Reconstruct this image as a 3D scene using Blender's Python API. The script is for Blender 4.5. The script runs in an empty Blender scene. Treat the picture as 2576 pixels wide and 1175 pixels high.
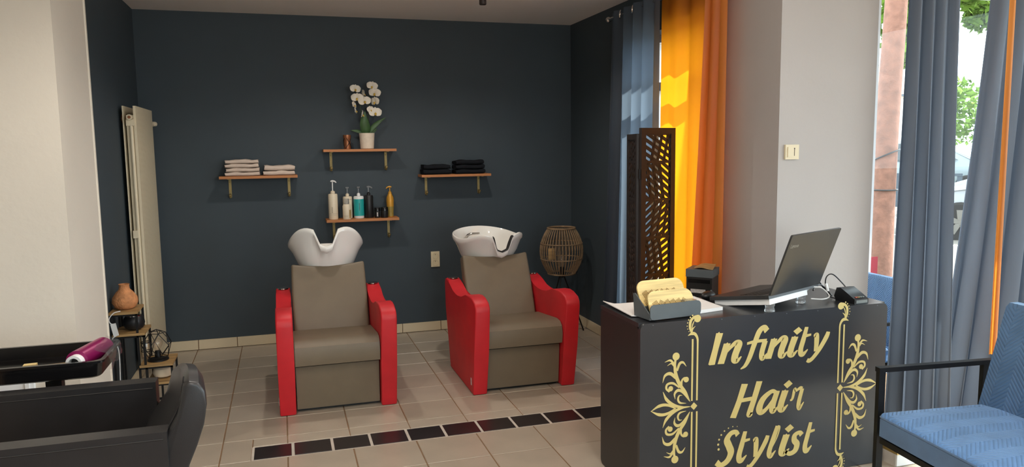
import bpy, bmesh, math, random
from mathutils import Vector, Matrix
random.seed(7)
PI = math.pi
sc = bpy.context.scene
C = bpy.context.collection

# ------------------------------------------------------------------ camera
def make_camera():
    f, pitch, roll, yaw = 1896.8, math.radians(6.4812), math.radians(-0.742), math.radians(16.8632)
    fw = Vector((math.sin(yaw)*math.cos(pitch), math.cos(yaw)*math.cos(pitch), -math.sin(pitch)))
    r0 = Vector((math.cos(yaw), -math.sin(yaw), 0)); u0 = r0.cross(fw)
    r = r0*math.cos(roll)+u0*math.sin(roll); u = -r0*math.sin(roll)+u0*math.cos(roll)
    cam = bpy.data.cameras.new('camera'); co = bpy.data.objects.new('camera', cam); C.objects.link(co)
    cam.sensor_fit = 'HORIZONTAL'; cam.sensor_width = 36.0; cam.lens = 36.0*f/2576.0
    cam.clip_start = 0.05; cam.clip_end = 400
    m = Matrix((r, u, -fw)).transposed().to_4x4(); m.translation = Vector((0, 0, 1.55))
    co.matrix_world = m
    sc.camera = co
make_camera()
sc.view_settings.view_transform = 'Standard'
sc.view_settings.look = 'None'
sc.view_settings.exposure = 0.17
sc.view_settings.gamma = 1.0
sc.view_settings.use_curve_mapping = False

# ------------------------------------------------------------------ sky, sun, daylight portals
w = bpy.data.worlds.new('sky'); sc.world = w; w.use_nodes = True
bg = w.node_tree.nodes['Background']
bg.inputs[0].default_value = (0.78, 0.90, 1.0, 1); bg.inputs[1].default_value = 6.4
sl = bpy.data.lights.new('sun', 'SUN'); sl.energy = 9.0; sl.angle = math.radians(1.0); sl.color = (1, .93, .82)
so = bpy.data.objects.new('sun', sl); C.objects.link(so)
so.rotation_euler = Vector((.95, -.12, 1.05)).to_track_quat('Z', 'Y').to_euler()
def portal(name, loc, direction, sx, sy):
    l = bpy.data.lights.new(name, 'AREA'); l.shape = 'RECTANGLE'; l.size = sx; l.size_y = sy
    l.cycles.is_portal = True
    o = bpy.data.objects.new(name, l); C.objects.link(o); o.location = loc
    o.rotation_euler = (-Vector(direction)).to_track_quat('Z', 'Y').to_euler()
portal('window_portal', (2.75, 4.47, 1.17), (-1, 0, 0), 1.1, 2.4)
portal('window_portal', (3.87, 4.12, 1.25), (0, -1, 0), 2.4, 2.6)
portal('window_portal', (5.12, .5, 1.25), (-1, 0, 0), 7.2, 2.6)
portal('window_portal', (1.4, -3.25, 1.35), (0, 1, 0), 3.2, 2.3)
CEIL = 2.604

# ------------------------------------------------------------------ materials
def lin(c):
    c = c/255.0
    return c/12.92 if c <= .04045 else ((c+.055)/1.055)**2.4
def rgb(r, g, b): return (lin(r), lin(g), lin(b), 1)
def mat(name, col, rough=.5, metal=0., var=.06, nscale=18., bump=0., bscale=120., coat=0., spec=.5, trans=0., stretch=None):
    m = bpy.data.materials.new(name); m.use_nodes = True
    nt = m.node_tree; N = nt.nodes; L = nt.links; p = N['Principled BSDF']
    c = rgb(*col)
    tc = N.new('ShaderNodeTexCoord'); mp = N.new('ShaderNodeMapping'); L.new(tc.outputs['Object'], mp.inputs[0])
    if stretch: mp.inputs['Scale'].default_value = stretch
    nz = N.new('ShaderNodeTexNoise'); nz.inputs['Scale'].default_value = nscale; nz.inputs['Detail'].default_value = 4
    L.new(mp.outputs[0], nz.inputs['Vector'])
    rp = N.new('ShaderNodeValToRGB')
    rp.color_ramp.elements[0].position = .3; rp.color_ramp.elements[1].position = .7
    rp.color_ramp.elements[0].color = tuple(max(0, x*(1-var)) for x in c[:3])+(1,)
    rp.color_ramp.elements[1].color = tuple(min(1, x*(1+var)) for x in c[:3])+(1,)
    L.new(nz.outputs['Fac'], rp.inputs[0]); L.new(rp.outputs[0], p.inputs['Base Color'])
    p.inputs['Roughness'].default_value = rough; p.inputs['Metallic'].default_value = metal
    p.inputs['Specular IOR Level'].default_value = spec
    p.inputs['Coat Weight'].default_value = coat; p.inputs['Coat Roughness'].default_value = .1
    if trans: p.inputs['Transmission Weight'].default_value = trans
    if bump:
        n2 = N.new('ShaderNodeTexNoise'); n2.inputs['Scale'].default_value = bscale; n2.inputs['Detail'].default_value = 3
        L.new(mp.outputs[0], n2.inputs['Vector'])
        b = N.new('ShaderNodeBump'); b.inputs['Strength'].default_value = bump; b.inputs['Distance'].default_value = .01
        L.new(n2.outputs['Fac'], b.inputs['Height']); L.new(b.outputs[0], p.inputs['Normal'])
    return m
def glass_mat(name, tint=(1, 1, 1), gloss=.07, rough=.0, body=0., bodycol=(200, 200, 200)):
    m = bpy.data.materials.new(name); m.use_nodes = True
    nt = m.node_tree; N = nt.nodes; L = nt.links; N.remove(N['Principled BSDF'])
    t = N.new('ShaderNodeBsdfTransparent'); t.inputs[0].default_value = tuple(tint)+(1,)
    g = N.new('ShaderNodeBsdfGlossy'); g.inputs['Roughness'].default_value = rough
    nz = N.new('ShaderNodeTexNoise'); nz.inputs['Scale'].default_value = 3
    mr = N.new('ShaderNodeMapRange'); mr.inputs['To Min'].default_value = gloss*.8; mr.inputs['To Max'].default_value = gloss*1.2
    L.new(nz.outputs['Fac'], mr.inputs['Value'])
    mx = N.new('ShaderNodeMixShader'); L.new(mr.outputs[0], mx.inputs[0]); L.new(t.outputs[0], mx.inputs[1]); L.new(g.outputs[0], mx.inputs[2])
    out = mx
    if body:
        d = N.new('ShaderNodeBsdfDiffuse'); d.inputs[0].default_value = rgb(*bodycol)
        m2 = N.new('ShaderNodeMixShader'); m2.inputs[0].default_value = body
        L.new(mx.outputs[0], m2.inputs[1]); L.new(d.outputs[0], m2.inputs[2]); out = m2
    L.new(out.outputs[0], N['Material Output'].inputs[0])
    return m
def fabric_mat(name, col, tcol, tfac, thru=0.):
    m = bpy.data.materials.new(name); m.use_nodes = True
    nt = m.node_tree; N = nt.nodes; L = nt.links; N.remove(N['Principled BSDF'])
    tc = N.new('ShaderNodeTexCoord')
    wv = N.new('ShaderNodeTexNoise'); wv.inputs['Scale'].default_value = 300; L.new(tc.outputs['Object'], wv.inputs['Vector'])
    b = N.new('ShaderNodeBump'); b.inputs['Strength'].default_value = .15; b.inputs['Distance'].default_value = .002; L.new(wv.outputs['Fac'], b.inputs['Height'])
    d = N.new('ShaderNodeBsdfDiffuse'); d.inputs[0].default_value = rgb(*col); L.new(b.outputs[0], d.inputs['Normal'])
    t = N.new('ShaderNodeBsdfTranslucent'); t.inputs[0].default_value = rgb(*tcol)
    mx = N.new('ShaderNodeMixShader'); mx.inputs[0].default_value = tfac
    L.new(d.outputs[0], mx.inputs[1]); L.new(t.outputs[0], mx.inputs[2])
    g = N.new('ShaderNodeBsdfGlossy'); g.inputs['Roughness'].default_value = .55; g.inputs[0].default_value = (.8, .85, .9, 1)
    m2 = N.new('ShaderNodeMixShader'); m2.inputs[0].default_value = .04
    L.new(mx.outputs[0], m2.inputs[1]); L.new(g.outputs[0], m2.inputs[2])
    out = m2
    if thru:
        tr = N.new('ShaderNodeBsdfTransparent'); tr.inputs[0].default_value = rgb(*tcol)
        m3 = N.new('ShaderNodeMixShader'); m3.inputs[0].default_value = thru
        L.new(m2.outputs[0], m3.inputs[1]); L.new(tr.outputs[0], m3.inputs[2]); out = m3
    L.new(out.outputs[0], N['Material Output'].inputs[0])
    return m
def quilt_mat(name, col, ax_u, ax_v, pitch=.016, zig=.075):
    """velvet with stitched chevron relief: ridges run along u, zigzag across v"""
    m = mat(name, col, rough=.75, var=.12, nscale=9.)
    nt = m.node_tree; N = nt.nodes; L = nt.links; p = N['Principled BSDF']
    p.inputs['Sheen Weight'].default_value = .6; p.inputs['Sheen Tint'].default_value = (.55, .75, 1, 1); p.inputs['Sheen Roughness'].default_value = .4
    tc = N.new('ShaderNodeTexCoord'); sp = N.new('ShaderNodeSeparateXYZ'); L.new(tc.outputs['Object'], sp.inputs[0])
    def M(op, a, b=None):
        n = N.new('ShaderNodeMath'); n.operation = op
        for i, x in enumerate((a, b)):
            if x is None: continue
            if isinstance(x, (int, float)): n.inputs[i].default_value = x
            else: L.new(x, n.inputs[i])
        return n.outputs[0]
    u = sp.outputs[ax_u]; v = sp.outputs[ax_v]
    tri = M('PINGPONG', v, zig)
    ph = M('MULTIPLY', M('ADD', u, M('MULTIPLY', tri, .9)), 2*PI/pitch/2)
    h = M('ABSOLUTE', M('SINE', ph))
    h = M('POWER', h, .5)
    b = N.new('ShaderNodeBump'); b.inputs['Strength'].default_value = .7; b.inputs['Distance'].default_value = .005
    L.new(h, b.inputs['Height']); L.new(b.outputs[0], p.inputs['Normal'])
    return m
def wood_mat(name, col, rough=.5, axis=0):
    s = [30, 30, 30]; s[axis] = 2
    return mat(name, col, rough=rough, var=.3, nscale=1.6, bump=.08, bscale=6, stretch=tuple(s))

M = {}
M['navy'] = mat('navy_wall_paint', (57, 68, 75), rough=.7, var=.04, nscale=3, bump=.06, bscale=260)
M['grey_wall'] = mat('grey_white_pillar_paint', (182, 177, 174), rough=.75, var=.02, nscale=2.5, bump=.08, bscale=30)
M['cream_wall'] = mat('cream_wall_paint', (208, 200, 187), rough=.75, var=.025, nscale=2.5, bump=.12, bscale=30)
M['ceiling'] = mat('ceiling_paint', (240, 237, 234), rough=.8, var=.02, nscale=1.5, bump=.04, bscale=60)
M['tile'] = mat('beige_floor_tile', (172, 160, 143), rough=.32, var=.07, nscale=5, bump=.03, bscale=50)
M['tile2'] = mat('light_beige_floor_tile', (178, 167, 150), rough=.3, var=.06, nscale=6, bump=.03, bscale=50)
M['grout'] = mat('brown_grout', (128, 100, 72), rough=.9, var=.2, nscale=12)
M['grout_light'] = mat('pale_grout', (196, 188, 176), rough=.9, var=.1, nscale=12)
M['black_tile'] = mat('black_floor_tile', (38, 32, 32), rough=.3, var=.2, nscale=7)
M['base_tile'] = mat('cream_skirting_tile', (216, 200, 168), rough=.35, var=.05, nscale=5)
M['white_tile'] = mat('white_step_tile', (232, 230, 226), rough=.2, var=.03, nscale=4)
M['brass_trim'] = mat('brass_edge_trim', (190, 160, 96), rough=.45, metal=.6, var=.2, nscale=20)
M['white_frame'] = mat('white_window_frame', (236, 238, 240), rough=.4, var=.03, nscale=4)
M['bead'] = mat('corner_bead', (222, 214, 200), rough=.5, var=.03, nscale=4)
M['glass'] = glass_mat('window_glass', (.96, .98, .97), .014)
M['red'] = mat('red_leatherette', (196, 28, 38), rough=.5, var=.07, nscale=8, bump=.06, bscale=240)
M['taupe'] = mat('taupe_leatherette', (112, 99, 80), rough=.48, var=.05, nscale=8, bump=.06, bscale=240)
M['dark_base'] = mat('dark_metal_base', (30, 30, 30), rough=.5, metal=.3)
M['ceramic'] = mat('white_glazed_ceramic', (236, 234, 228), rough=.1, var=.015, nscale=3, coat=.5)
M['rubber'] = mat('black_rubber', (34, 32, 31), rough=.6)
M['chrome'] = mat('chrome', (225, 222, 218), rough=.12, metal=1., var=.02)
M['tag'] = mat('grey_fabric_tag', (190, 186, 184), rough=.8, var=.2, nscale=90)
M['shelf_wood'] = wood_mat('oiled_pine_shelf', (186, 120, 66), .5, 0)
M['brass'] = mat('aged_brass', (158, 138, 88), rough=.5, metal=.5, var=.1, nscale=30)
M['towel'] = mat('cream_terry', (226, 206, 190), rough=.95, var=.05, nscale=20, bump=.6, bscale=380)
M['towel_dark'] = mat('black_terry', (31, 33, 37), rough=1., var=.1, nscale=20, bump=.6, bscale=380, spec=.1)
M['plastic_cream'] = mat('cream_plastic', (226, 212, 186), rough=.35, var=.02)
M['plastic_white'] = mat('white_plastic', (232, 232, 230), rough=.35, var=.02)
M['plastic_teal'] = mat('teal_label', (36, 164, 162), rough=.4, var=.03)
M['plastic_black'] = mat('black_plastic', (26, 26, 27), rough=.4, var=.1)
M['gloss_black'] = mat('gloss_black_plastic', (16, 15, 16), rough=.22, var=.1)
M['plastic_clear'] = mat('clear_plastic', (225, 228, 230), rough=.1, trans=.85, var=.02)
M['amber'] = mat('amber_oil', (196, 160, 96), rough=.2, trans=.3)
M['gold_plastic'] = mat('gold_plastic', (206, 150, 54), rough=.35, metal=.25, var=.06)
M['gold_label'] = mat('olive_gold_label', (150, 128, 60), rough=.5, var=.15, nscale=60)
M['ink'] = mat('dark_print', (70, 60, 50), rough=.7)
M['copper'] = mat('copper_metal', (160, 104, 72), rough=.35, metal=.7, var=.1)
M['pot'] = mat('white_clay_pot', (222, 208, 188), rough=.7, var=.05, nscale=40, bump=.2, bscale=120)
M['petal'] = mat('orchid_petal', (244, 236, 220), rough=.6, var=.04)
M['petal_core'] = mat('orchid_lip', (206, 170, 70), rough=.6, var=.2)
M['leaf'] = mat('orchid_leaf', (62, 92, 52), rough=.45, var=.2, nscale=15)
M['stem'] = mat('orchid_stem', (60, 74, 42), rough=.6)
M['socket'] = mat('ivory_socket', (224, 210, 176), rough=.4, var=.02)
M['rattan'] = mat('rattan_cane', (142, 116, 86), rough=.7, var=.25, nscale=30)
M['black_metal'] = mat('black_metal', (24, 23, 23), rough=.45, metal=.3, var=.1)
M['radiator'] = mat('ivory_enamel', (222, 208, 178), rough=.4, var=.03, nscale=6)
M['terracotta'] = mat('carved_terracotta', (198, 134, 86), rough=.8, var=.25, nscale=30, bump=.7, bscale=60)
M['stand_wood'] = wood_mat('oak_plate', (166, 132, 84), .55, 0)
M['bulb'] = glass_mat('bulb_glass', (1, .97, .92), .12, .02, .06, (220, 200, 180))
M['stone_bowl'] = mat('pale_stone', (216, 198, 172), rough=.8, var=.08, nscale=20)
M['desk'] = mat('satin_black_laminate', (46, 47, 50), rough=.28, var=.05, nscale=5, bump=.015, bscale=300)
M['desk_side'] = mat('black_laminate_side', (34, 33, 34), rough=.4, var=.05, nscale=5)
M['letter_gold'] = mat('gold_vinyl', (208, 188, 120), rough=.45, metal=.12, var=.03)
M['paper'] = mat('white_paper', (238, 236, 234), rough=.8, var=.015)
M['grey_plastic'] = mat('slate_grey_plastic', (84, 91, 94), rough=.5, var=.04)
M['bamboo'] = wood_mat('pale_bamboo', (226, 200, 136), .45, 0)
M['bamboo_line'] = mat('burnt_line', (128, 98, 44), rough=.7)
M['laptop'] = mat('graphite_laptop', (52, 53, 54), rough=.4, metal=.2, var=.05, bump=.03, bscale=400)
M['laptop_logo'] = mat('grey_logo', (150, 152, 152), rough=.4, metal=.4)
M['screen'] = mat('laptop_screen', (14, 14, 16), rough=.15)
M['orange_fabric'] = fabric_mat('orange_voile', (236, 140, 30), (255, 158, 24), .62)
M['orange_fabric2'] = fabric_mat('orange_voile_fold', (226, 140, 60), (250, 160, 60), .5)
M['slate_sheer'] = fabric_mat('slate_sheer', (78, 88, 100), (120, 138, 158), .5, .10)
M['slate_fabric'] = fabric_mat('slate_satin', (108, 116, 128), (92, 104, 120), .22)
M['panel'] = mat('dark_brown_screen', (44, 36, 33), rough=.55, var=.1)
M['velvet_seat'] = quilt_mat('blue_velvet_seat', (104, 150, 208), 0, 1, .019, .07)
M['velvet_back_shaded'] = quilt_mat('blue_velvet_back_shaded', (80, 114, 152), 2, 1, .019, .07)  # same velvet as the seat, with shading and haze in its duller blue
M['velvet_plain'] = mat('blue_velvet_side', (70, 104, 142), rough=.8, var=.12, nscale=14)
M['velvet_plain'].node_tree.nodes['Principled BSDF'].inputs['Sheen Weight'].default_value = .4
M['leather_black'] = mat('black_leather', (40, 39, 40), rough=.36, var=.1, nscale=14, bump=.03, bscale=320)
M['magenta'] = mat('magenta_foil', (142, 22, 88), rough=.3, metal=.35, var=.05)
M['film'] = glass_mat('clear_film', (.97, .97, .98), .22, .12, .04)
M['pink_poster'] = glass_mat('pink_film', (.85, .35, .45), .05, .1, .45, (190, 90, 104))
M['asphalt'] = mat('pale_asphalt', (108, 102, 94), rough=.9, var=.12, nscale=2, bump=.2, bscale=60)
M['road_paint'] = mat('road_paint', (236, 236, 232), rough=.8, var=.1)
M['bark'] = mat('pinkish_bark', (122, 84, 68), rough=.9, var=.22, nscale=14, bump=.5, bscale=30)
M['leaves'] = mat('tree_leaves', (104, 132, 50), rough=.8, var=.35, nscale=1.5, spec=.1)
M['render_wall'] = mat('white_house_render', (236, 232, 224), rough=.85, var=.04)
M['roof_tile'] = mat('clay_roof', (214, 176, 140), rough=.85, var=.15, nscale=8)
M['barrier'] = mat('grey_barrier', (66, 74, 82), rough=.6, metal=.2)
M['car_white'] = mat('white_car_paint', (158, 160, 162), rough=.25, coat=.6, var=.01)
M['car_silver'] = mat('silver_car_paint', (112, 122, 124), rough=.28, metal=.2, coat=.5, var=.01)
M['car_glass'] = mat('dark_car_glass', (34, 40, 42), rough=.1, var=.05)
M['tyre'] = mat('tyre_rubber', (34, 31, 30), rough=.9)
M['alloy'] = mat('alloy_wheel', (120, 116, 110), rough=.35, metal=.5)
M['cable_white'] = mat('white_cable', (228, 228, 226), rough=.5)
M['lcd'] = mat('terminal_display', (116, 122, 120), rough=.25)
M['red_key'] = mat('red_key', (180, 90, 70), rough=.5)
M['spot_black'] = mat('spot_housing', (44, 36, 34), rough=.45)

# ------------------------------------------------------------------ mesh helpers
def box(bm, a, b, mtx=None):
    x0, y0, z0 = a; x1, y1, z1 = b
    vs = [bm.verts.new((x, y, z)) for z in (z0, z1) for (x, y) in ((x0, y0), (x1, y0), (x1, y1), (x0, y1))]
    for f in ((0, 3, 2, 1), (4, 5, 6, 7), (0, 1, 5, 4), (1, 2, 6, 5), (2, 3, 7, 6), (3, 0, 4, 7)):
        bm.faces.new([vs[i] for i in f])
    if mtx is not None: bmesh.ops.transform(bm, matrix=mtx, verts=vs)
    return vs
def bevel(bm, r, seg=2, ang=30):
    es = [e for e in bm.edges if len(e.link_faces) == 2 and e.calc_face_angle(0) > math.radians(ang)]
    bmesh.ops.bevel(bm, geom=es, offset=r, segments=seg, profile=.5, affect='EDGES', clamp_overlap=True)
def bbox(a, b, r=.004, seg=2):
    bm = bmesh.new(); box(bm, a, b); bevel(bm, r, seg); return bm
def ring(bm, c, ax1, ax2, r1, r2, n):
    return [bm.verts.new(c+ax1*(r1*math.cos(2*PI*i/n))+ax2*(r2*math.sin(2*PI*i/n))) for i in range(n)]
def bridge(bm, a, b):
    n = len(a)
    for i in range(n):
        bm.faces.new((a[i], a[(i+1) % n], b[(i+1) % n], b[i]))
def lathe(bm, prof, n=24, c=(0, 0, 0), cap0=True, cap1=True, sx=1., sy=1.):
    c = Vector(c); rs = []
    for r, z in prof:
        rs.append(ring(bm, c+Vector((0, 0, z)), Vector((1, 0, 0)), Vector((0, 1, 0)), max(r, 1e-4)*sx, max(r, 1e-4)*sy, n))
    for a, b in zip(rs, rs[1:]): bridge(bm, a, b)
    if cap0: bm.faces.new(list(reversed(rs[0])))
    if cap1: bm.faces.new(rs[-1])
def spline(pts, k=6):
    pts = [Vector(p) for p in pts]
    if len(pts) < 3: return pts
    P = [pts[0]*2-pts[1]]+pts+[pts[-1]*2-pts[-2]]
    out = []
    for i in range(1, len(P)-2):
        for j in range(k):
            t = j/k
            out.append(.5*((2*P[i])+(P[i+1]-P[i-1])*t+(2*P[i-1]-5*P[i]+4*P[i+1]-P[i+2])*t*t+(3*P[i]-P[i-1]-3*P[i+1]+P[i+2])*t**3))
    out.append(pts[-1]); return out
def tube(bm, pts, r, n=8, smooth=0, cap=True):
    pts = spline(pts, smooth) if smooth else [Vector(p) for p in pts]
    rr = r if isinstance(r, (list, tuple)) else None
    prev = None; up = Vector((0, 0, 1)); last = None; m = len(pts)
    for i, p in enumerate(pts):
        d = (pts[min(i+1, m-1)]-pts[max(i-1, 0)]).normalized()
        if last is None:
            a = d.cross(up)
            if a.length < .1: a = d.cross(Vector((1, 0, 0)))
        else:
            a = last-d*last.dot(d)
        a.normalize(); last = a; b = d.cross(a)
        if rr:
            t = i/(m-1)*(len(rr)-1); k = min(int(t), len(rr)-2); R = rr[k]+(rr[k+1]-rr[k])*(t-k)
        else: R = r
        g = ring(bm, p, a, b, R, R, n)
        if prev: bridge(bm, prev, g)
        elif cap: bm.faces.new(list(reversed(g)))
        prev = g
    if cap: bm.faces.new(prev)
def prism(bm, poly, axis, a, b):
    """poly of 2D points extruded along axis (0,1,2) from a to b"""
    def P(p, t):
        return {0: (t, p[0], p[1]), 1: (p[0], t, p[1]), 2: (p[0], p[1], t)}[axis]
    lo = [bm.verts.new(P(p, a)) for p in poly]; hi = [bm.verts.new(P(p, b)) for p in poly]
    n = len(poly)
    bm.faces.new(lo); bm.faces.new(list(reversed(hi)))
    for i in range(n): bm.faces.new((lo[i], hi[i], hi[(i+1) % n], lo[(i+1) % n]))
def sphere(bm, c, r, u=16, v=10, s=(1, 1, 1)):
    m = Matrix.Translation(Vector(c)) @ Matrix.Diagonal((r*s[0], r*s[1], r*s[2], 1))
    bmesh.ops.create_uvsphere(bm, u_segments=u, v_segments=v, radius=1, matrix=m)
def cyl(bm, a, b, r, n=16): tube(bm, [a, b], r, n)
def rrect(x0, y0, x1, y1, r, n=5):
    out = []
    for cx, cy, a0 in ((x1-r, y1-r, 0), (x0+r, y1-r, 90), (x0+r, y0+r, 180), (x1-r, y0+r, 270)):
        for i in range(n+1):
            a = math.radians(a0+90*i/n); out.append((cx+r*math.cos(a), cy+r*math.sin(a)))
    return out
# flat pen strokes in (u, v), w = widths
def stroke(bm, pts, ws, put, k=6, sm=True):
    p3 = spline([(a, b, 0) for a, b in pts], k) if sm else [Vector((a, b, 0)) for a, b in pts]
    m = len(p3)
    L_, R_ = [], []
    for i, p in enumerate(p3):
        d = p3[min(i+1, m-1)]-p3[max(i-1, 0)]
        d = d.normalized() if d.length > 1e-9 else Vector((1, 0, 0))
        t = i/(m-1)*(len(ws)-1); j = min(int(t), len(ws)-2) if len(ws) > 1 else 0
        wd = ws[0] if len(ws) == 1 else ws[j]+(ws[j+1]-ws[j])*(t-j)
        nrm = Vector((-d.y, d.x, 0))*wd*.5
        L_.append(p+nrm); R_.append(p-nrm)
    for i in range(m-1):
        vs = [bm.verts.new(put(q.x, q.y)) for q in (R_[i], R_[i+1], L_[i+1], L_[i])]
        bm.faces.new(vs)
def dot(bm, c, r, put, n=14):
    bm.faces.new([bm.verts.new(put(c[0]+r*math.cos(2*PI*i/n), c[1]+r*math.sin(2*PI*i/n))) for i in range(n)])

# ------------------------------------------------------------------ object helpers
def obj(name, bm, m, parent=None, smooth=True, recalc=True):
    if recalc: bmesh.ops.recalc_face_normals(bm, faces=bm.faces)
    src = parent if parent is None or parent.get('_off') else parent.parent
    if src is not None and src.get('_off'):
        off = Vector(src['_off']); bmesh.ops.translate(bm, vec=-off, verts=bm.verts)
    me = bpy.data.meshes.new(name); bm.to_mesh(me); bm.free()
    if isinstance(m, str): m = M[m]
    me.materials.append(m)
    if smooth:
        me.polygons.foreach_set('use_smooth', [True]*len(me.polygons))
        me.set_sharp_from_angle(angle=math.radians(38))
    o = bpy.data.objects.new(name, me); C.objects.link(o)
    if parent is not None: o.parent = parent
    return o
OFF = []
def thing(name, label, cat, loc=(0, 0, 0), rz=0., group=None, world=False):
    """Empty at the thing's base; world=True: parts are given in world coordinates"""
    o = bpy.data.objects.new(name, None); C.objects.link(o); o.location = loc; o.rotation_euler = (0, 0, rz)
    o.empty_display_size = .05
    o['label'] = label; o['category'] = cat
    if group: o['group'] = group
    if world: o['_off'] = tuple(loc); OFF.append(o)
    return o
def tag(o, label, cat, group=None):
    o['label'] = label; o['category'] = cat
    if group: o['group'] = group
    return o
def one(name, label, cat, bm, m, group=None, loc=(0, 0, 0), rz=0., smooth=True):
    o = obj(name, bm, m, None, smooth); o.location = loc; o.rotation_euler = (0, 0, rz); return tag(o, label, cat, group)
def struct(name, bm, m, smooth=False):
    o = obj(name, bm, m, None, smooth); o['kind'] = 'structure'; return o
def copy_obj(src, parent, loc=None):
    c = src.copy(); C.objects.link(c); c.parent = parent
    if loc is not None: c.location = loc
    return c
def copy_tree(root, loc, rz=0., scale=1., label=None):
    r = root.copy(); C.objects.link(r); r.location = loc; r.rotation_euler = (0, 0, rz); r.scale = scale if isinstance(scale, tuple) else (scale,)*3
    if label: r['label'] = label
    for ch in root.children:
        c = ch.copy(); C.objects.link(c); c.parent = r
        for g in ch.children:
            d = g.copy(); C.objects.link(d); d.parent = c
    return r
def B(*boxes):
    bm = bmesh.new()
    for a, b in boxes: box(bm, a, b)
    return bm

# ================================================================== THE SETTING
WB = 6.28; WL = -1.006; WR = 2.46
# ---- floor: grout bed and single tiles
floor = struct('floor', B(((-3.2, -3.2, -.12), (5.1, 6.5, -.003))), 'grout')
PX = .33; X0 = -.036
ylines = [6.275, 6.205, 5.905, 5.617, 5.322, 5.037, 4.762, 4.476, 4.172, 3.874, 3.555, 3.235, 2.92, 2.61, 2.30, 1.99, 1.68]
def tilebm(sx, sy, r=.0012):
    bm = bmesh.new(); box(bm, (-sx/2, -sy/2, -.008), (sx/2, sy/2, 0))
    es = [e for e in bm.edges if all(v.co.z > -.001 for v in e.verts)]
    bmesh.ops.bevel(bm, geom=es, offset=.0025, segments=1, affect='EDGES'); return bm
tile_cache = {}
def put_tile(name, x0, x1, y0, y1, m, parent, z=0., gap=.006):
    sx, sy = round(x1-x0-gap, 4), round(y1-y0-gap, 4)
    if sx < .012 or sy < .012: return
    key = (name, sx, sy, m)
    dz = random.uniform(-.0006, .0004)
    if key in tile_cache:
        o = tile_cache[key].copy(); C.objects.link(o)
    else:
        o = obj(name, tilebm(sx, sy), m, parent, False); tile_cache[key] = o
    o.location = ((x0+x1)/2, (y0+y1)/2, z+dz)
    return o
for yi in range(len(ylines)-1):
    ya, yb = ylines[yi+1], ylines[yi]
    for i in range(-4, 11):
        xa, xb = X0+PX*i, X0+PX*(i+1)
        if xa < WL-.35 or yb < 3 and xa < -1.4: continue
        xa2 = max(xa, WL) if ya > 4.04 else xa
        lim = WR if yb > 3.36 else (2.74+.4 if yb > 2.8 else 9)
        xb2 = min(xb, lim)
        if xb2-xa2 < .03: continue
        if yi == 8:        # the row that holds the black band
            if xa2 < -.25:
                put_tile('floor_tile', xa2, min(xb2, -.213), ya, yb, 'tile', floor)
                if xb2 <= -.213: continue
                xa2 = -.213
            put_tile('floor_tile', max(xa2, -.213), xb2, 4.06, yb, 'tile2', floor, gap=.004)
            continue
        put_tile('floor_tile', xa2, xb2, ya, yb, random.choice(('tile', 'tile', 'tile2')), floor)
for i in range(13):
    xa = -.2095+.2006*i
    put_tile('black_tile', xa, xa+.2006, 3.876, 4.058, 'black_tile', floor, gap=.0135)
box_bed = obj('grout_bed', B(((-.214, 3.874, -.004), (2.46, 4.060, -.0022))), 'grout_light', floor, False)

# ---- walls
struct('wall_back', B(((WL-.3, WB, 0), (2.71, WB+.2, 2.8))), 'navy')
struct('wall_left', B(((WL-.25, 3.9, 0), (WL, WB, 2.8))), 'navy')
# right wall with the window opening (Y 3.95..5.0)
struct('wall_right', B(((WR, 5.0, 0), (2.71, WB, 2.8)), ((WR, 3.95, 2.32), (2.71, 5.0, 2.8)), ((WR, 3.95, 0), (2.71, 5.0, .12))), 'navy')
# cream wall end on the left with its return
struct('wall_pillar_left', bbox((-3.2, 3.478, 0), (-.85, 4.04, 2.8), .012, 3), 'cream_wall', True)
struct('trim_1', B(((-.857, 4.028, 0), (-.845, 4.046, 2.6))), 'bead')
struct('trim_2', B(((-1.9, 3.455, 0), (-1.015, 3.478, .74)), ((-1.045, 3.448, 0), (-1.03, 3.456, .74))), 'white_frame')
# corner pillar on the right: an L of masonry
bm = bmesh.new()
prism(bm, [(2.46, 3.35), (3.06, 3.35), (3.06, 3.43), (2.71, 3.43), (2.71, 3.95), (2.46, 3.95)], 2, 0, 2.8)
bevel(bm, .008, 2)
struct('wall_pillar_right', bm, 'grey_wall', True)
struct('trim_3', B(((2.452, 3.885, .76), (2.466, 3.905, 2.6))), 'bead')
# far parts of the shop, behind and beside the camera
struct('wall_front', B(((-3.2, -3.2, 0), (-.1, -3.0, 2.8)), ((-.1, -3.2, 0), (2.9, -3.0, .25)), ((-.1, -3.2, 2.45), (2.9, -3.0, 2.8)), ((2.9, -3.2, 0), (5.1, -3.0, 2.8))), 'cream_wall')
struct('wall_left_front', B(((-3.4, -3.2, 0), (-3.2, 3.6, 2.8))), 'cream_wall')
ceil = struct('ceiling', B(((-3.4, -3.2, CEIL), (5.2, 4.12, CEIL+.15)), ((WL-.3, 4.12, CEIL), (2.75, 6.5, CEIL+.15))), 'ceiling')
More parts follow.
